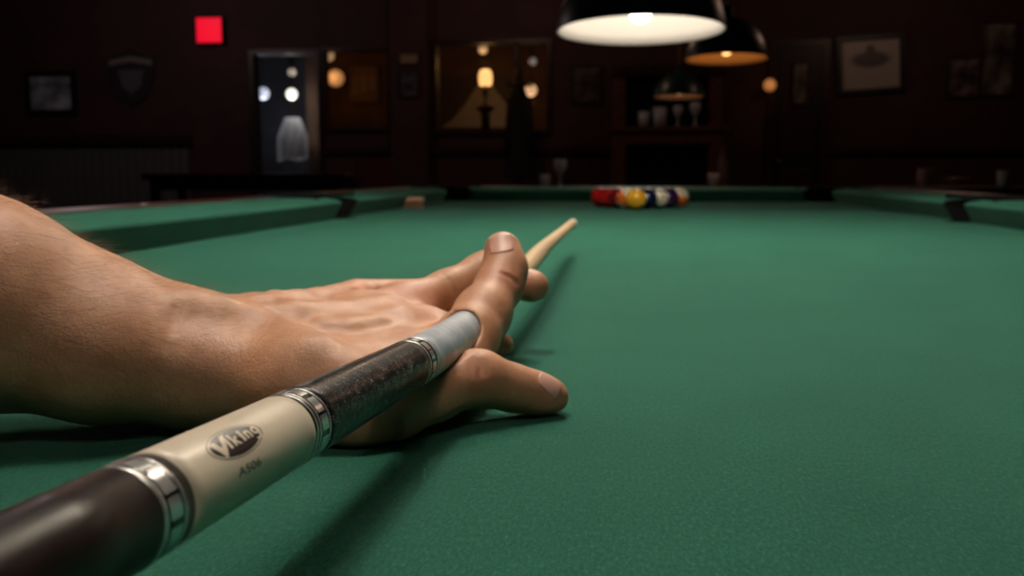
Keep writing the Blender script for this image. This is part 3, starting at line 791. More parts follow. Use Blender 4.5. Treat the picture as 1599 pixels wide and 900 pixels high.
# sleeve from the elbow up to the shoulder, beyond the picture's left edge
M_SLEEVE = mat('black_sleeve', (0.012, 0.012, 0.014), 0.9)
bm = bmesh.new(); rows_ = []
e0 = at(-640, 190, .387); e1 = at(-800, 110, .38); sh = e1+Vector((-0.12, -0.24, 0.20))
path = [e0, e0.lerp(e1, 0.6), e1+Vector((-0.03, -0.03, 0.015)), e1.lerp(sh, 0.4)+Vector((-0.02, -0.03, 0)), e1.lerp(sh, 0.75), sh]
rr = [0.052, 0.056, 0.062, 0.064, 0.068, 0.075]
for i, (p, r) in enumerate(zip(path, rr)):
    d = (path[min(i+1, 5)]-path[max(i-1, 0)]).normalized(); u = (Vector((0, 0, 1))-d*d.z).normalized(); w = d.cross(u)
    rows_.append([bm.verts.new(p+u*(r*math.cos(2*math.pi*k/28)*(1+0.04*math.sin(3*k+i)))+w*(r*math.sin(2*math.pi*k/28))) for k in range(28)])
for v in [v for rw in rows_ for v in rw]: v.co.z = max(v.co.z, T+0.002)
for a, b in zip(rows_, rows_[1:]):
    for k in range(28): bm.faces.new((a[k], a[(k+1) % 28], b[(k+1) % 28], b[k]))
bm.faces.new(rows_[-1])
bmesh.ops.recalc_face_normals(bm, faces=bm.faces)
obj('sleeve', bm, M_SLEEVE, person, True)
# unseen torso added behind and left of the camera to shade the lower forearm
bm = bmesh.new(); rows_ = []
tp = [(-0.36, -0.10, 0.30, .10, .10), (-0.40, -0.22, 0.30, .16, .13), (-0.42, -0.42, 0.26, .21, .15), (-0.42, -0.66, 0.20, .22, .15), (-0.42, -0.92, 0.10, .20, .14), (-0.42, -1.10, -0.02, .18, .13)]
for x, y, z, ra, rb in tp:
    rows_.append([bm.verts.new((x+ra*math.cos(2*math.pi*k/32), y, T+z+rb*math.sin(2*math.pi*k/32)+0.05*math.cos(2*math.pi*k/32))) for k in range(32)])
for a, b in zip(rows_, rows_[1:]):
    for k in range(32): bm.faces.new((a[k], a[(k+1) % 32], b[(k+1) % 32], b[k]))
bm.faces.new(rows_[0][::-1]); bm.faces.new(rows_[-1])
bmesh.ops.recalc_face_normals(bm, faces=bm.faces)
obj('shading_torso', bm, M_SLEEVE, person, True)
# arm hair
def px_of(X):
    v = X-np.array(CAM); z = v@np.array(FWD); return 799.5+F*(v@np.array(RIGHT))/z, 450-F*(v@np.array(UP))/z
pxs, pys = px_of(pos)
cand = np.where((pxs < 430) & (pxs > -350) & (pos[:, 2] > T+0.03))[0]
wgt = np.clip((430-pxs[cand])/250, 0.02, 1.0)
sel = rng.choice(cand, 3400, replace=False, p=wgt/wgt.sum())
_, gn = sdf_grad(hand_sdf, pos[sel])
armdir = np.array((at(300, 548, .424)-at(-20, 474, .40)).normalized())
HV, HF = [], []
for p, n_ in zip(pos[sel], gn):
    t = armdir-n_*(armdir@n_); t /= np.linalg.norm(t)
    sdv = np.cross(t, n_); ln = rng.uniform(.005, .015)
    dirn = t*rng.uniform(.65, 1.0)+sdv*rng.normal(0, .28)+n_*rng.uniform(.12, .95); dirn /= np.linalg.norm(dirn)
    r0 = 0.00004
    ring_prev = None
    for q in range(4):
        f = q/3; c = p+dirn*ln*f-n_*(0.0012*f*f*rng.uniform(.2, 1))
        r = r0*(1-0.8*f); base = len(HV)
        for k in range(3):
            a = 2*math.pi*k/3; HV.append(c+(sdv*math.cos(a)+n_*math.sin(a))*r)
        if ring_prev is not None:
            for k in range(3): HF.append((ring_prev+k, ring_prev+(k+1) % 3, base+(k+1) % 3, base+k))
        ring_prev = base
hm = bpy.data.meshes.new('arm_hair'); hm.from_pydata([tuple(v) for v in HV], [], HF)
hm.materials.append(mat('brown_hair', (0.19, 0.105, 0.06), 0.5))
ho = bpy.data.objects.new('arm_hair', hm); link(ho, person); ho['kind'] = 'stuff'

# ------------------------------------------------------------------ things along the far wall
def hang(px0, py0, px1, py1, Y=WY): 
    a = at_y(px0, py0, Y); b = at_y(px1, py1, Y)
    return a.x, b.x, b.z, a.z
def print_mat(name, fn):
    """flat print: fn(m, u, v) builds the colour socket from u, v in 0..1"""
    m = mat(name, (0.5, 0.5, 0.5), 0.35)
    tc = N(m, 'ShaderNodeTexCoord'); sp = N(m, 'ShaderNodeSeparateXYZ'); L(m, tc.outputs['Generated'], sp.inputs[0])
    L(m, fn(m, tc.outputs['Generated'], sp.outputs[0], sp.outputs[2]), bsdf(m).inputs['Base Color']); return m
def p_noise(c0, c1, c2, scale):
    def f(m, g, u, v):
        nz = N(m, 'ShaderNodeTexNoise', Scale=scale, Detail=3.0); L(m, g, nz.inputs['Vector'])
        return ramp(m, nz.outputs['Fac'], [(0.35, c0), (0.5, c1), (0.65, c2)])
    return f
def picture(name, label, cat, rect, fw, mt, fmat=M_FRAME, tilt=0.0, group=None, mount=None):
    x0, x1, z0, z1 = rect; cx, cz = (x0+x1)/2, (z0+z1)/2; w, h = (x1-x0)/2, (z1-z0)/2
    e = empty(name, label, cat, (cx, WY, cz), group, (0, tilt, 0))
    bm = bmesh.new()
    box(bm, -w-fw, w+fw, -0.035, -0.001, h, h+fw, 0.004); box(bm, -w-fw, w+fw, -0.035, -0.001, -h-fw, -h, 0.004)
    box(bm, -w-fw, -w, -0.035, -0.001, -h, h, 0.004); box(bm, w, w+fw, -0.035, -0.001, -h, h, 0.004)
    obj('frame', bm, fmat, e)
    boxo('print', (-w, w, -0.018, -0.012, -h, h), mt, e)
    return e
# left: bluish print in a black frame
picture('framed_picture', 'small pale grey picture in a black frame on the far left of the wall', 'picture', hang(48, 120, 114, 171), 0.06,
        print_mat('grey_print', p_noise((0.12, 0.13, 0.16), (0.30, 0.33, 0.38), (0.55, 0.60, 0.68), 2.2)))
# shield plaque
x0, x1, z0, z1 = hang(168, 78, 246, 166)
e = empty('shield_plaque', 'dark shield shaped plaque with a pale band across its top, left wall', 'plaque', ((x0+x1)/2, WY, (z0+z1)/2))
w, h = (x1-x0)/2, (z1-z0)/2
shp = [(-w, h*0.72), (-w*0.45, h*0.82), (0, h), (w*0.45, h*0.82), (w, h*0.72), (w*0.95, 0), (w*0.6, -h*0.65), (0, -h), (-w*0.6, -h*0.65), (-w*0.95, 0)]
M_PLAQ = mat('plaque_wood', (0.02, 0.018, 0.02), 0.5)
bm = bmesh.new(); prism(bm, shp, -0.03, -0.001, 'y'); obj('board', bm, M_PLAQ, e)
M_PBAND = mat('plaque_band', (0.22, 0.18, 0.17), 0.6); M_PMID = mat('plaque_emblem', (0.10, 0.085, 0.10), 0.6)
bm = bmesh.new(); prism(bm, [(-w*0.9, h*0.42), (0, h*0.56), (w*0.9, h*0.42), (w*0.9, h*0.62), (0, h*0.76), (-w*0.9, h*0.62)], -0.036, -0.03, 'y'); obj('band', bm, M_PBAND, e)
bm = bmesh.new(); prism(bm, [(-w*0.55, h*0.28), (w*0.55, h*0.28), (w*0.4, -h*0.3), (0, -h*0.6), (-w*0.4, -h*0.3)], -0.036, -0.03, 'y'); obj('emblem', bm, M_PMID, e)
# red lit sign
x0, x1, z0, z1 = hang(306, 28, 346, 66, WY-0.09)
e = empty('lit_sign', 'small square red illuminated sign high on the far wall', 'sign', ((x0+x1)/2, WY, (z0+z1)/2)); w, h = (x1-x0)/2, (z1-z0)/2
boxo('housing', (-w-0.008, w+0.008, -0.085, -0.001, -h-0.008, h+0.008), mat('sign_housing', (0.02, 0.01, 0.01), 0.5), e, 0.006)
boxo('lit_panel', (-w, w, -0.092, -0.08, -h, h), mat('red_lit_panel', (0.4, 0.0, 0.01), 0.4, emit=(1.0, 0.004, 0.03), estr=0.80), e, 0.004)
ld = bpy.data.lights.new('sign_light', 'POINT'); ld.energy = 0.22; ld.color = (1.0, 0.01, 0.06); ld.shadow_soft_size = 0.1
lo = bpy.data.objects.new('sign_light', ld); link(lo, e); lo.location = (0, -0.22, 0)
# notices on the pilaster
picture('notice', 'small tan notice on the post between the two windows', 'notice', hang(628, 86, 656, 101, WY-0.0), 0.008, mat('tan_paper', (0.30, 0.21, 0.13), 0.7)).location.y = WY-0.091
picture('poster', 'narrow dark poster below the tan notice on the post', 'poster', hang(628, 112, 656, 152, WY-0.0), 0.008,
        print_mat('dark_poster', p_noise((0.02, 0.02, 0.03), (0.06, 0.06, 0.07), (0.14, 0.13, 0.13), 4.0))).location.y = WY-0.091
# certificate on the right, hung askew
def cert(m, g, u, v):
    def ell(cx, cy, rx, ry, soft):
        a = N(m, 'ShaderNodeMath', operation='SUBTRACT'); L(m, u, a.inputs[0]); a.inputs[1].default_value = cx
        b = N(m, 'ShaderNodeMath', operation='SUBTRACT'); L(m, v, b.inputs[0]); b.inputs[1].default_value = cy
        a2 = N(m, 'ShaderNodeMath', operation='DIVIDE'); L(m, a.outputs[0], a2.inputs[0]); a2.inputs[1].default_value = rx
        b2 = N(m, 'ShaderNodeMath', operation='DIVIDE'); L(m, b.outputs[0], b2.inputs[0]); b2.inputs[1].default_value = ry
        c = N(m, 'ShaderNodeCombineXYZ'); L(m, a2.outputs[0], c.inputs[0]); L(m, b2.outputs[0], c.inputs[1])
        l = N(m, 'ShaderNodeVectorMath', operation='LENGTH'); L(m, c.outputs[0], l.inputs[0])
        r = N(m, 'ShaderNodeMapRange'); r.inputs[1].default_value = 1.0; r.inputs[2].default_value = 1.0+soft; L(m, l.outputs['Value'], r.inputs[0]); return r.outputs[0]
    e1 = ell(0.5, 0.60, 0.27, 0.13, 0.5); e2 = ell(0.5, 0.80, 0.07, 0.09, 0.5)
    mn = N(m, 'ShaderNodeMath', operation='MINIMUM'); L(m, e1, mn.inputs[0]); L(m, e2, mn.inputs[1])
    return ramp(m, mn.outputs[0], [(0.0, (0.12, 0.11, 0.11)), (1.0, (0.52, 0.47, 0.42))])
picture('framed_certificate', 'large cream print with grey emblem in a black frame hung askew', 'picture', hang(1316, 64, 1402, 138), 0.055, print_mat('cream_print_paper', cert), tilt=math.radians(-3.5))
# two dim posters farther right
picture('framed_picture', 'dim lilac picture on the right wall beside a taller greenish one', 'picture', hang(1482, 92, 1524, 150), 0.02, print_mat('lilac_print', p_noise((0.03, 0.02, 0.03), (0.10, 0.07, 0.09), (0.25, 0.2, 0.22), 3.0)), M_DARKWOOD)
picture('framed_picture', 'tall dim greenish picture at the far right end of the wall', 'picture', hang(1536, 38, 1578, 148), 0.02, print_mat('greenish_print', p_noise((0.03, 0.02, 0.03), (0.12, 0.11, 0.10), (0.25, 0.24, 0.2), 2.6)), M_DARKWOOD)
# pale poster left of the back bar
picture('poster', 'faint dark poster on the wall between the large window and the back bar', 'poster', hang(893, 104, 936, 160), 0.012, print_mat('faint_poster', p_noise((0.02, 0.015, 0.02), (0.05, 0.035, 0.04), (0.10, 0.08, 0.08), 3.0)))

# dark panelled door at the right with a small picture on it
x0, x1, _, z1 = hang(1212, 74, 1276, 300)
d_ = struct(boxo('door_2', (x0, x1, WY-0.04, WY, 0.0, z1), M_FRAME, None, 0.006))
for i, (f0, f1) in enumerate(((0.06, 0.44), (0.50, 0.94))):
    boxo('panel', (x0+0.06, x1-0.06, WY-0.05, WY-0.04, z1*f0, z1*f1), M_DARKWOOD, d_, 0.004)
bm = bmesh.new(); lathe(bm, [(0, 0), (0.03, 0.0), (0.03, 0.01), (0.012, 0.02), (0.028, 0.05), (0.015, 0.07), (0, 0.072)], 16, Matrix.Translation((x0+0.05, WY-0.04, 1.0)) @ Matrix.Rotation(math.pi/2, 4, 'X')); obj('knob', bm, M_BRASS, d_, True)
bm = bmesh.new(); box(bm, x0-0.07, x0, WY-0.05, WY, 0, z1+0.07); box(bm, x1, x1+0.07, WY-0.05, WY, 0, z1+0.07); box(bm, x0, x1, WY-0.05, WY, z1, z1+0.07); obj('casing', bm, M_DARKWOOD, d_)
picture('notice', 'tall pale notice hung on the dark door at the right', 'notice', hang(1237, 100, 1258, 162), 0.008, print_mat('pale_notice', p_noise((0.03, 0.03, 0.035), (0.10, 0.09, 0.09), (0.22, 0.19, 0.16), 3.0))).location.y = WY-0.052

# ---- glowing globe lamps
def globe(name, label, p, r, col, e, watts, wall_y=None, stem=None, group='globe lamps', shape='globe', prad=None):
    o = empty(name, label, 'lamp', p, group)
    mg = mat('glowing_glass', (0.9, 0.85, 0.8), 0.4, emit=col, estr=e)
    if shape == 'globe':
        latheo('globe', [(0, -r)]+[(r*math.cos(math.radians(a)), r*math.sin(math.radians(a))) for a in range(-70, 80, 14)]+[(0.3*r, r*0.97), (0, r*0.98)], mg, o, 24)
    else:
        latheo('shade', [(0.86*r, -1.1*r), (1.0*r, -0.4*r), (0.96*r, 0.5*r), (0.7*r, 1.05*r), (0.2*r, 1.15*r), (0, 1.15*r)], mg, o, 28)
        latheo('bulb', [(0, -0.4*r), (0.3*r, -0.2*r), (0.35*r, 0.1*r), (0.15*r, 0.6*r), (0, 0.6*r)], mg, o, 16)
    if wall_y is not None:
        latheo('wall_plate', [(0, 0), (0.6*r, 0), (0.55*r, 0.02), (0.12*r, 0.03), (0.12*r, max(wall_y-p.y-0.7*r, 0.04)), (0, max(wall_y-p.y-0.7*r, 0.04))], M_BRASS, o, 16, M=Matrix.Translation((0, wall_y-p.y, 0)) @ Matrix.Rotation(math.pi/2, 4, 'X'))
    if stem == 'up':
        latheo('cord', [(0.006, r*0.9), (0.006, ZC-p.z)], M_FRAME, o, 8)
        latheo('holder', [(0.0, r*1.25), (0.3*r, r*1.2), (0.34*r, r*0.9), (0, r*0.9)], M_BRASS, o, 14)
    if stem == 'foot':
        latheo('stand', [(0, -4.2*r), (0.75*r, -4.2*r), (0.7*r, -4.0*r), (0.18*r, -3.8*r), (0.15*r, -2.9*r), (0.42*r, -2.4*r), (0.38*r, -1.8*r), (0.14*r, -1.3*r), (0.12*r, -0.3*r), (0, -0.3*r)], M_FRAME, o, 18)
    if watts:
        ld = bpy.data.lights.new('lamp_light', 'POINT'); ld.energy = watts; ld.color = col; ld.shadow_soft_size = r
        lo = bpy.data.objects.new('lamp_light', ld); link(lo, o); lo.location = (0, -r*2.2, 0) if wall_y is not None else (0, 0, -1.9*r if stem != 'foot' else r*1.8)
    return o
AMB = (1.0, 0.42, 0.13); WARM = (1.0, 0.62, 0.32); WHT = (0.92, 0.94, 1.0)
globe('globe_lamp', 'white glowing globe lamp in the middle of the doorway', at_y(455.5, 147, 11.4), 0.066, (1.0, 0.95, 0.85), 1.6, 3.0, stem='up')
globe('globe_lamp', 'bluish white globe lamp at the left side of the doorway', at_y(411, 146, 11.6), 0.075, (0.62, 0.70, 0.95), 0.62, 2.0, stem='up')
globe('globe_lamp', 'small dim globe lamp highest in the doorway', at_y(456, 113, 12.2), 0.05, (1.0, 0.82, 0.62), 0.45, 0, stem='up')
globe('wall_lamp', 'amber globe lamp on the wall seen through the smaller window', at_y(524, 122, 11.7), 0.105, AMB, 0.42, 1.3, wall_y=12.0)
globe('globe_lamp', 'small bright bulb at the top left of the smaller window', at_y(513, 87, 10.9), 0.065, (1.0, 0.60, 0.30), 0.42, 0.0, stem='up')
globe('table_lamp', 'glowing amber lamp on a dark stand in the large window', at_y(758, 121, 11.0), 0.078, (1.0, 0.50, 0.17), 1.9, 2.4, stem='foot', shape='shade')
globe('globe_lamp', 'dim globe lamp at the top of the large window', at_y(754, 77, 11.2), 0.055, WARM, 0.33, 0.0, stem='up')
globe('globe_lamp', 'warm globe lamp low at the right of the large window', at_y(829, 141, 11.1), 0.07, (1.0, 0.55, 0.28), 0.95, 0.8, stem='up')
globe('globe_lamp', 'faint globe lamp high at the right of the large window', at_y(832, 96, 11.4), 0.045, (0.8, 0.75, 0.72), 0.22, 0.0, stem='up')
globe('wall_lamp', 'dim orange globe lamp on the wall left of the dark door', at_y(1202, 133, WY-0.16), 0.062, (1.0, 0.33, 0.08), 0.26, 0.10, wall_y=WY)
globe('wall_lamp', 'tiny dim amber lamp on the wall above the back bar', at_y(976, 112, WY-0.12), 0.034, WARM, 0.16, 0.0, wall_y=WY)
# sideboard carrying the amber lamp
p = at_y(758, 121, 11.0); zt = p.z-4.2*0.078
sb = empty('pedestal', 'narrow dark pedestal under the amber lamp behind the large window', 'pedestal', (p.x, 11.0, 0))
latheo('column', [(0, 0.06), (0.07, 0.06), (0.055, 0.12), (0.05, zt-0.12), (0.07, zt-0.04), (0, zt-0.04)], M_DARKWOOD, sb, 20)
latheo('top', [(0, zt-0.04), (0.10, zt-0.04), (0.11, zt-0.02), (0.10, zt), (0, zt)], M_DARKWOOD, sb, 24)
boxo('base', (-0.12, 0.12, -0.12, 0.12, 0, 0.06), M_DARKWOOD, sb, 0.008)
# pale mountain print on the back-room wall behind the lamp
x0, x1, z0, z1 = hang(688, 118, 806, 200, 11.99)
e = empty('mountain_print', 'pale print of a snowy slope on the wall behind the amber lamp', 'picture', ((x0+x1)/2, 11.99, (z0+z1)/2)); w, h = (x1-x0)/2, (z1-z0)/2
boxo('backing', (-w, w, -0.02, 0, -h, h), mat('sepia_print', (0.10, 0.065, 0.045), 0.6), e)
bm = bmesh.new(); prism(bm, [(-w*0.98, -h*0.97), (w*0.72, -h*0.97), (w*0.86, -h*0.3), (w*0.5, h*0.35), (w*0.25, h*0.9), (0, h*0.62), (-w*0.35, -h*0.1), (-w*0.7, -h*0.7)], -0.024, -0.02, 'y')
obj('slope', bm, mat('pale_slope', (0.55, 0.48, 0.40), 0.7), e)
# framed board seen through the smaller window
x0, x1, z0, z1 = hang(545, 104, 592, 160, 11.99)
e = empty('notice_board', 'dim brown board on the wall seen through the smaller window', 'board', ((x0+x1)/2, 11.99, (z0+z1)/2)); w, h = (x1-x0)/2, (z1-z0)/2
boxo('board', (-w, w, -0.02, 0, -h, h), mat('board_brown', (0.20, 0.12, 0.08), 0.7), e)
for i in range(3): boxo('sheet', (-w*0.85+i*w*0.6, -w*0.4+i*w*0.6, -0.024, -0.02, -h*0.6+0.03*i, h*0.5), mat('old_sheet', (0.30, 0.20, 0.14), 0.8), e)

# white cloth draped over a chair in the doorway room
M_WHITE = mat('white_cloth', (0.60, 0.60, 0.66), 0.8)
x0, x1, z0, z1 = hang(431, 184, 484, 250, 11.6)
e = empty('hanging_apron', 'white cloth apron hanging in the doorway below the white lamps', 'apron', ((x0+x1)/2, 11.6, (z0+z1)/2)); w, h = (x1-x0)/2, (z1-z0)/2
bm = bmesh.new(); nu, nv = 24, 16; g = []
for j in range(nv+1):
    t = j/nv; hw = w*(0.45+0.5*min(1, t*2.2)*(1-0.1*t)); row = []
    for i in range(nu+1):
        u = i/nu*2-1; zz = h-2*h*t-(0.06*h*math.sin(u*5) if j == nv else 0)
        row.append(bm.verts.new((u*hw, 0.03*math.sin(u*9+t*1.5)*t-0.03*(1-u*u), zz)))
    g.append(row)
for a, b in zip(g, g[1:]):
    for i in range(nu): bm.faces.new((a[i], a[i+1], b[i+1], b[i]))
bmesh.ops.solidify(bm, geom=bm.faces[:], thickness=0.006)
obj('cloth', bm, M_WHITE, e, True)
latheo('hanger_rod', [(0, 0), (0.008, 0), (0.008, ZC-e.location.z-h), (0, ZC-e.location.z-h)], M_BRASS, e, 10, M=Matrix.Translation((0, 0, h-0.01)))
# coat stand just inside the large window's right half
cxp = at_y(811, 150, 9.6)
cs = empty('coat_stand', 'dark coat stand in front of the right half of the large window', 'coat stand', (cxp.x, 9.6, 0))
latheo('pole', [(0, 0.02), (0.02, 0.02), (0.02, 1.86), (0.035, 1.9), (0, 1.94)], M_FRAME, cs, 14)
for k in range(3):
    a = k*2.094+0.4; bm = bmesh.new(); box(bm, 0.0, 0.24, -0.018, 0.018, 0.0, 0.04, 0.006)
    f = obj('foot', bm, M_FRAME, cs); f.rotation_euler = (0, 0, a)
for k in range(4):
    bm = bmesh.new(); box(bm, 0.0, 0.12, -0.01, 0.01, 1.74, 1.76); box(bm, 0.11, 0.13, -0.01, 0.01, 1.74, 1.82); f = obj('peg', bm, M_FRAME, cs); f.rotation_euler = (0, 0, k*1.571+0.3)
ct = empty('coat', 'black coat hanging on the stand by the large window', 'coat', (cxp.x, 9.6, 0.85))
prof = [(0.03, 0.90), (0.055, 0.87), (0.08, 0.80), (0.095, 0.6), (0.11, 0.4), (0.14, 0.15), (0.15, 0.0)]
bm = bmesh.new(); rows_ = []
for r, z in prof:
    rows_.append([bm.verts.new((r*(1+0.08*math.sin(k*3))*math.cos(2*math.pi*k/30), 0.55*r*(1+0.1*math.sin(k*2))*math.sin(2*math.pi*k/30), z)) for k in range(30)])
for a, b in zip(rows_, rows_[1:]):
    for k in range(30): bm.faces.new((a[k], b[k], b[(k+1) % 30], a[(k+1) % 30]))
M_COAT = mat('black_wool', (0.008, 0.007, 0.008), 0.95)
obj('body', bm, M_COAT, ct, True)
for sx in (-1, 1):
    bm = bmesh.new(); bmesh.ops.create_cone(bm, cap_ends=True, segments=16, radius1=0.04, radius2=0.045, depth=0.58, matrix=Matrix.Translation((sx*0.10, 0, 0.48)) @ Matrix.Rotation(sx*-0.08, 4, 'Y')); obj('sleeve', bm, M_COAT, ct, True)

# ---- back bar: columns, mantel shelf, dark mirror, row of glasses
x0, x1, _, z1 = hang(968, 120, 1112, 300); zs = at_y(1040, 203, WY-0.2).z
bb = empty('back_bar', 'dark wooden back bar with a shelf and black mirror on the far wall', 'cabinet', ((x0+x1)/2, WY, 0)); w = (x1-x0)/2
M_REDW = wood('reddish_wood', (0.07, 0.022, 0.014), (0.13, 0.04, 0.024), 0.4)
for sx in (-1, 1): 
    bm = bmesh.new(); box(bm, sx*w-0.06, sx*w+0.06, -0.12, -0.001, zs+0.03, z1, 0.01); obj('column', bm, M_REDW, bb)
    bm = bmesh.new(); box(bm, sx*w-0.07, sx*w+0.07, -0.34, -0.001, 0, zs-0.14, 0.01); obj('pillar', bm, M_REDW, bb)
boxo('cornice', (-w-0.1, w+0.1, -0.16, -0.001, z1, z1+0.1), M_DARKWOOD, bb, 0.01)
boxo('shelf', (-w-0.12, w+0.12, -0.36, -0.001, zs-0.02, zs+0.03), M_REDW, bb, 0.008)
boxo('frieze', (-w-0.07, w+0.07, -0.32, -0.001, zs-0.14, zs-0.02), M_REDW, bb)
boxo('mirror', (-w+0.06, w-0.06, -0.03, -0.001, zs+0.03, z1), mat('black_mirror', (0.01, 0.01, 0.012), 0.15), bb)
boxo('recess', (-w+0.07, w-0.07, -0.05, -0.001, 0, zs-0.14), mat('recess_dark', (0.004, 0.004, 0.004), 0.9), bb)  # near-black back panel carries the shade of the opening under the shelf
M_GLS = mat('pale_glass', (0.55, 0.58, 0.62), 0.12, spec=0.8)
def wineglass(label, p, s, mt, cat='glass', group=None, kind='glass'):
    prof = {'glass': [(0, 0), (0.032, 0), (0.03, 0.004), (0.006, 0.01), (0.005, 0.07), (0.02, 0.085), (0.036, 0.12), (0.034, 0.16), (0.032, 0.16), (0.033, 0.12), (0.018, 0.09), (0, 0.085)],
            'tumbler': [(0, 0), (0.03, 0), (0.037, 0.10), (0.034, 0.10), (0.028, 0.01), (0, 0.008)],
            'bottle': [(0, 0), (0.032, 0), (0.034, 0.01), (0.034, 0.14), (0.028, 0.17), (0.013, 0.2), (0.012, 0.25), (0.015, 0.255), (0.015, 0.262), (0, 0.262)],
            'bowl': [(0, 0), (0.04, 0), (0.042, 0.008), (0.09, 0.04), (0.10, 0.055), (0.096, 0.055), (0.085, 0.043), (0.035, 0.012), (0, 0.012)],
            'candle': [(0, 0), (0.035, 0), (0.045, 0.03), (0.045, 0.07), (0.038, 0.10), (0.034, 0.10), (0.04, 0.07), (0.04, 0.03), (0, 0.01)]}[kind]
    o = latheo({'glass': 'wine_glass', 'tumbler': 'tumbler', 'bottle': 'bottle', 'bowl': 'bowl', 'candle': 'candle_holder'}[kind], [(r*s, z*s) for r, z in prof], mt, None, 24, p)
    return tag(o, label, cat, group)
for i, (px, lab, sc, kd) in enumerate(((1005, 'leftmost pale glass on the back bar shelf', 1.5, 'tumbler'), (1030, 'widest pale glass on the back bar shelf, second from left', 1.9, 'tumbler'), (1058, 'low pale stemmed glass on the back bar shelf, third from left', 1.3, 'glass'), (1085, 'rightmost pale stemmed glass on the back bar shelf', 1.5, 'glass'))):
    q = at_y(px, 200, WY-0.2); wineglass(lab, (q.x, WY-0.2, zs+0.03), sc, M_GLS, 'glass', 'glasses on the back bar shelf', kd)

# ---- pub tables and stools between the pool table and the wall
def pub_table(label, c, w, d, z, rnd=False):
    e = empty('pub_table', label, 'table', (c.x, c.y, 0))
    if rnd:
        latheo('table_top', [(0, z-0.035), (w-0.01, z-0.035), (w, z-0.02), (w, z-0.005), (w-0.005, z), (0, z)], M_DARKWOOD, e, 40)
        latheo('pedestal', [(0, 0.03), (0.05, 0.03), (0.035, 0.1), (0.03, z*0.6), (0.045, z-0.05), (0, z-0.05)], M_FRAME, e, 18)
        latheo('base', [(0, 0), (w*0.6, 0), (w*0.58, 0.015), (0.05, 0.04), (0, 0.04)], M_FRAME, e, 30)
    else:
        boxo('table_top', (-w/2, w/2, -d/2, d/2, z-0.05, z), M_DARKWOOD, e, 0.008)
        boxo('apron', (-w/2+0.06, w/2-0.06, -d/2+0.05, d/2-0.05, z-0.13, z-0.05), M_DARKWOOD, e)
        for sx in (-1, 1):
            for sy in (-1, 1): boxo('leg', (sx*(w/2-0.08)-0.03, sx*(w/2-0.08)+0.03, sy*(d/2-0.07)-0.03, sy*(d/2-0.07)+0.03, 0, z-0.05), M_DARKWOOD, e)
    return e
zt = T+0.10
c = at_y(400, 272, 7.4); pub_table('long dark table in front of the grey wainscot and doorway', c, 1.62, 0.6, zt)
M_REDV = mat('red_vinyl', (0.28, 0.02, 0.018), 0.35)
def stool(label, c, rot=0):
    e = empty('bar_stool', label, 'stool', (c.x, c.y, 0), None, (0, 0, rot))
    latheo('seat', [(0, 0.66), (0.17, 0.66), (0.185, 0.69), (0.18, 0.725), (0.12, 0.745), (0, 0.748)], M_REDV, e, 30)
    for k in range(4):
        a = math.pi/4+k*math.pi/2; bm = bmesh.new()
        M_ = Matrix.Translation((0.165*math.cos(a), 0.165*math.sin(a), 0.33)) @ Matrix.Rotation(0.12, 4, Vector((-math.sin(a), math.cos(a), 0)) * -1)
        bmesh.ops.create_cone(bm, cap_ends=True, segments=12, radius1=0.016, radius2=0.02, depth=0.67, matrix=M_); obj('leg', bm, M_DARKWOOD, e, True)
    latheo('foot_ring', [(0.175, 0.24), (0.185, 0.25), (0.175, 0.26), (0.165, 0.25), (0.175, 0.24)], M_BRASS, e, 30)
    boxo('backrest', (-0.15, 0.15, 0.16, 0.20, 0.82, 1.0), M_REDV, e, 0.015)
    for sx in (-1, 1): boxo('back_post', (sx*0.12-0.012, sx*0.12+0.012, 0.165, 0.19, 0.70, 0.86), M_DARKWOOD, e)
    return e
stool('red vinyl bar stool beside the long dark table', at_y(586, 280, 7.0), 0.3)
c = at_y(868, 292, 6.6); zt2 = T-0.0; pub_table('round dark table beneath the large window with two pale glasses', c, 0.40, 0, zt2, True)
wineglass('large pale stemmed glass on the round table under the large window', (c.x+0.03, c.y, zt2), 1.25, M_GLS, kind='glass')
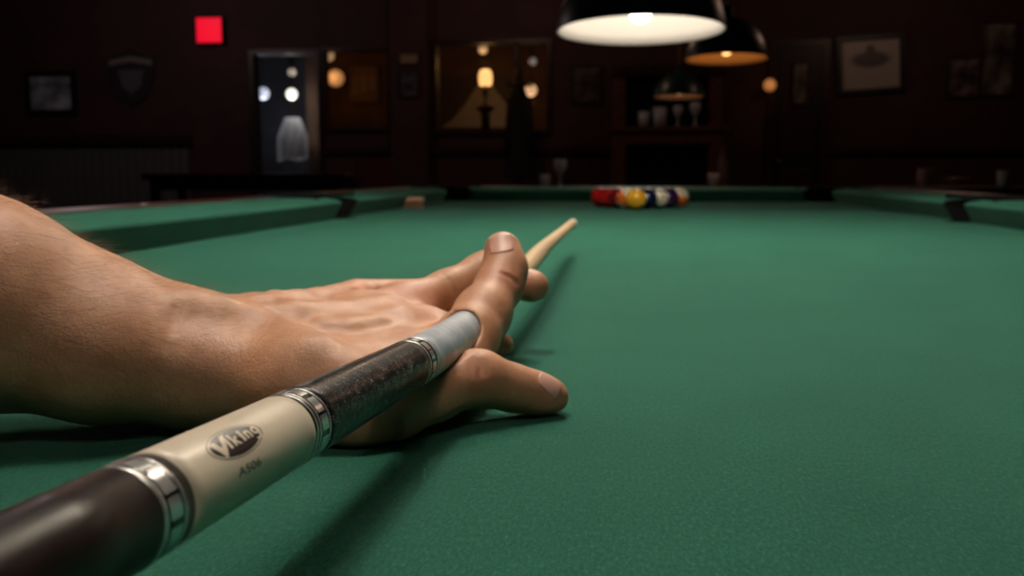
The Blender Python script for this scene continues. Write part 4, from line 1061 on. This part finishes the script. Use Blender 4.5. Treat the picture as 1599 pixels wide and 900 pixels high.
wineglass('small pale tumbler beside the large stemmed glass on the round table', (c.x-0.07, c.y-0.05, zt2), 1.0, M_GLS, kind='tumbler')
c = at_y(1130, 292, 6.8); pub_table('round dark table below the small hanging lamp', c, 0.38, 0, zt2, True)
wineglass('pale tumbler on the round table below the small hanging lamp', (at_y(1114, 280, c.y).x, c.y, zt2), 1.0, M_GLS, kind='tumbler')
wineglass('pale tall bottle on the round table below the small hanging lamp', (at_y(1131, 280, c.y).x, c.y+0.1, zt2), 1.1, mat('brown_glass', (0.16, 0.10, 0.09), 0.15), 'bottle', kind='bottle')
c = at_y(1500, 284, 6.4); pub_table('wide dark table at the right under the dim pictures', c, 1.1, 0.6, T+0.02)
wineglass('small pinkish candle holder on the wide table at the right', (at_y(1445, 270, c.y).x, c.y, T+0.02), 1.15, mat('pink_glass', (0.4, 0.24, 0.22), 0.3), 'candle', kind='candle')
wineglass('low reddish bowl on the wide table at the right', (at_y(1495, 270, c.y).x, c.y, T+0.02), 1.0, mat('red_bowl', (0.40, 0.17, 0.15), 0.35), 'bowl', kind='bowl')
wineglass('shiny clear tumbler at the right end of the wide table', (at_y(1566, 287, c.y-0.2).x, c.y-0.2, T+0.02), 1.0, M_GLS, kind='tumbler')

# ---- wooden table brush lying by the left rail
p0 = at_z(634, 325, T); 
br = empty('table_brush', 'small tan wooden brush lying on the cloth by the left rail', 'brush', (NL+0.10, p0.y, T))
M_TAN = wood('tan_wood', (0.66, 0.36, 0.22), (0.78, 0.46, 0.30), 0.5); M_BRIS = mat('tan_bristle', (0.60, 0.36, 0.24), 0.9)
br.location.x = p0.x
bm = bmesh.new(); box(bm, -0.060, 0.055, -0.02, 0.02, 0.018, 0.034, 0.006); obj('wooden_back', bm, M_TAN, br)
for i in range(8):
    bm = bmesh.new(); bmesh.ops.create_cone(bm, cap_ends=True, segments=10, radius1=0.0075, radius2=0.0055, depth=0.018, matrix=Matrix.Translation((-0.052+i*0.0142, 0, 0.009))); obj('bristle_tuft', bm, M_BRIS, br, True)
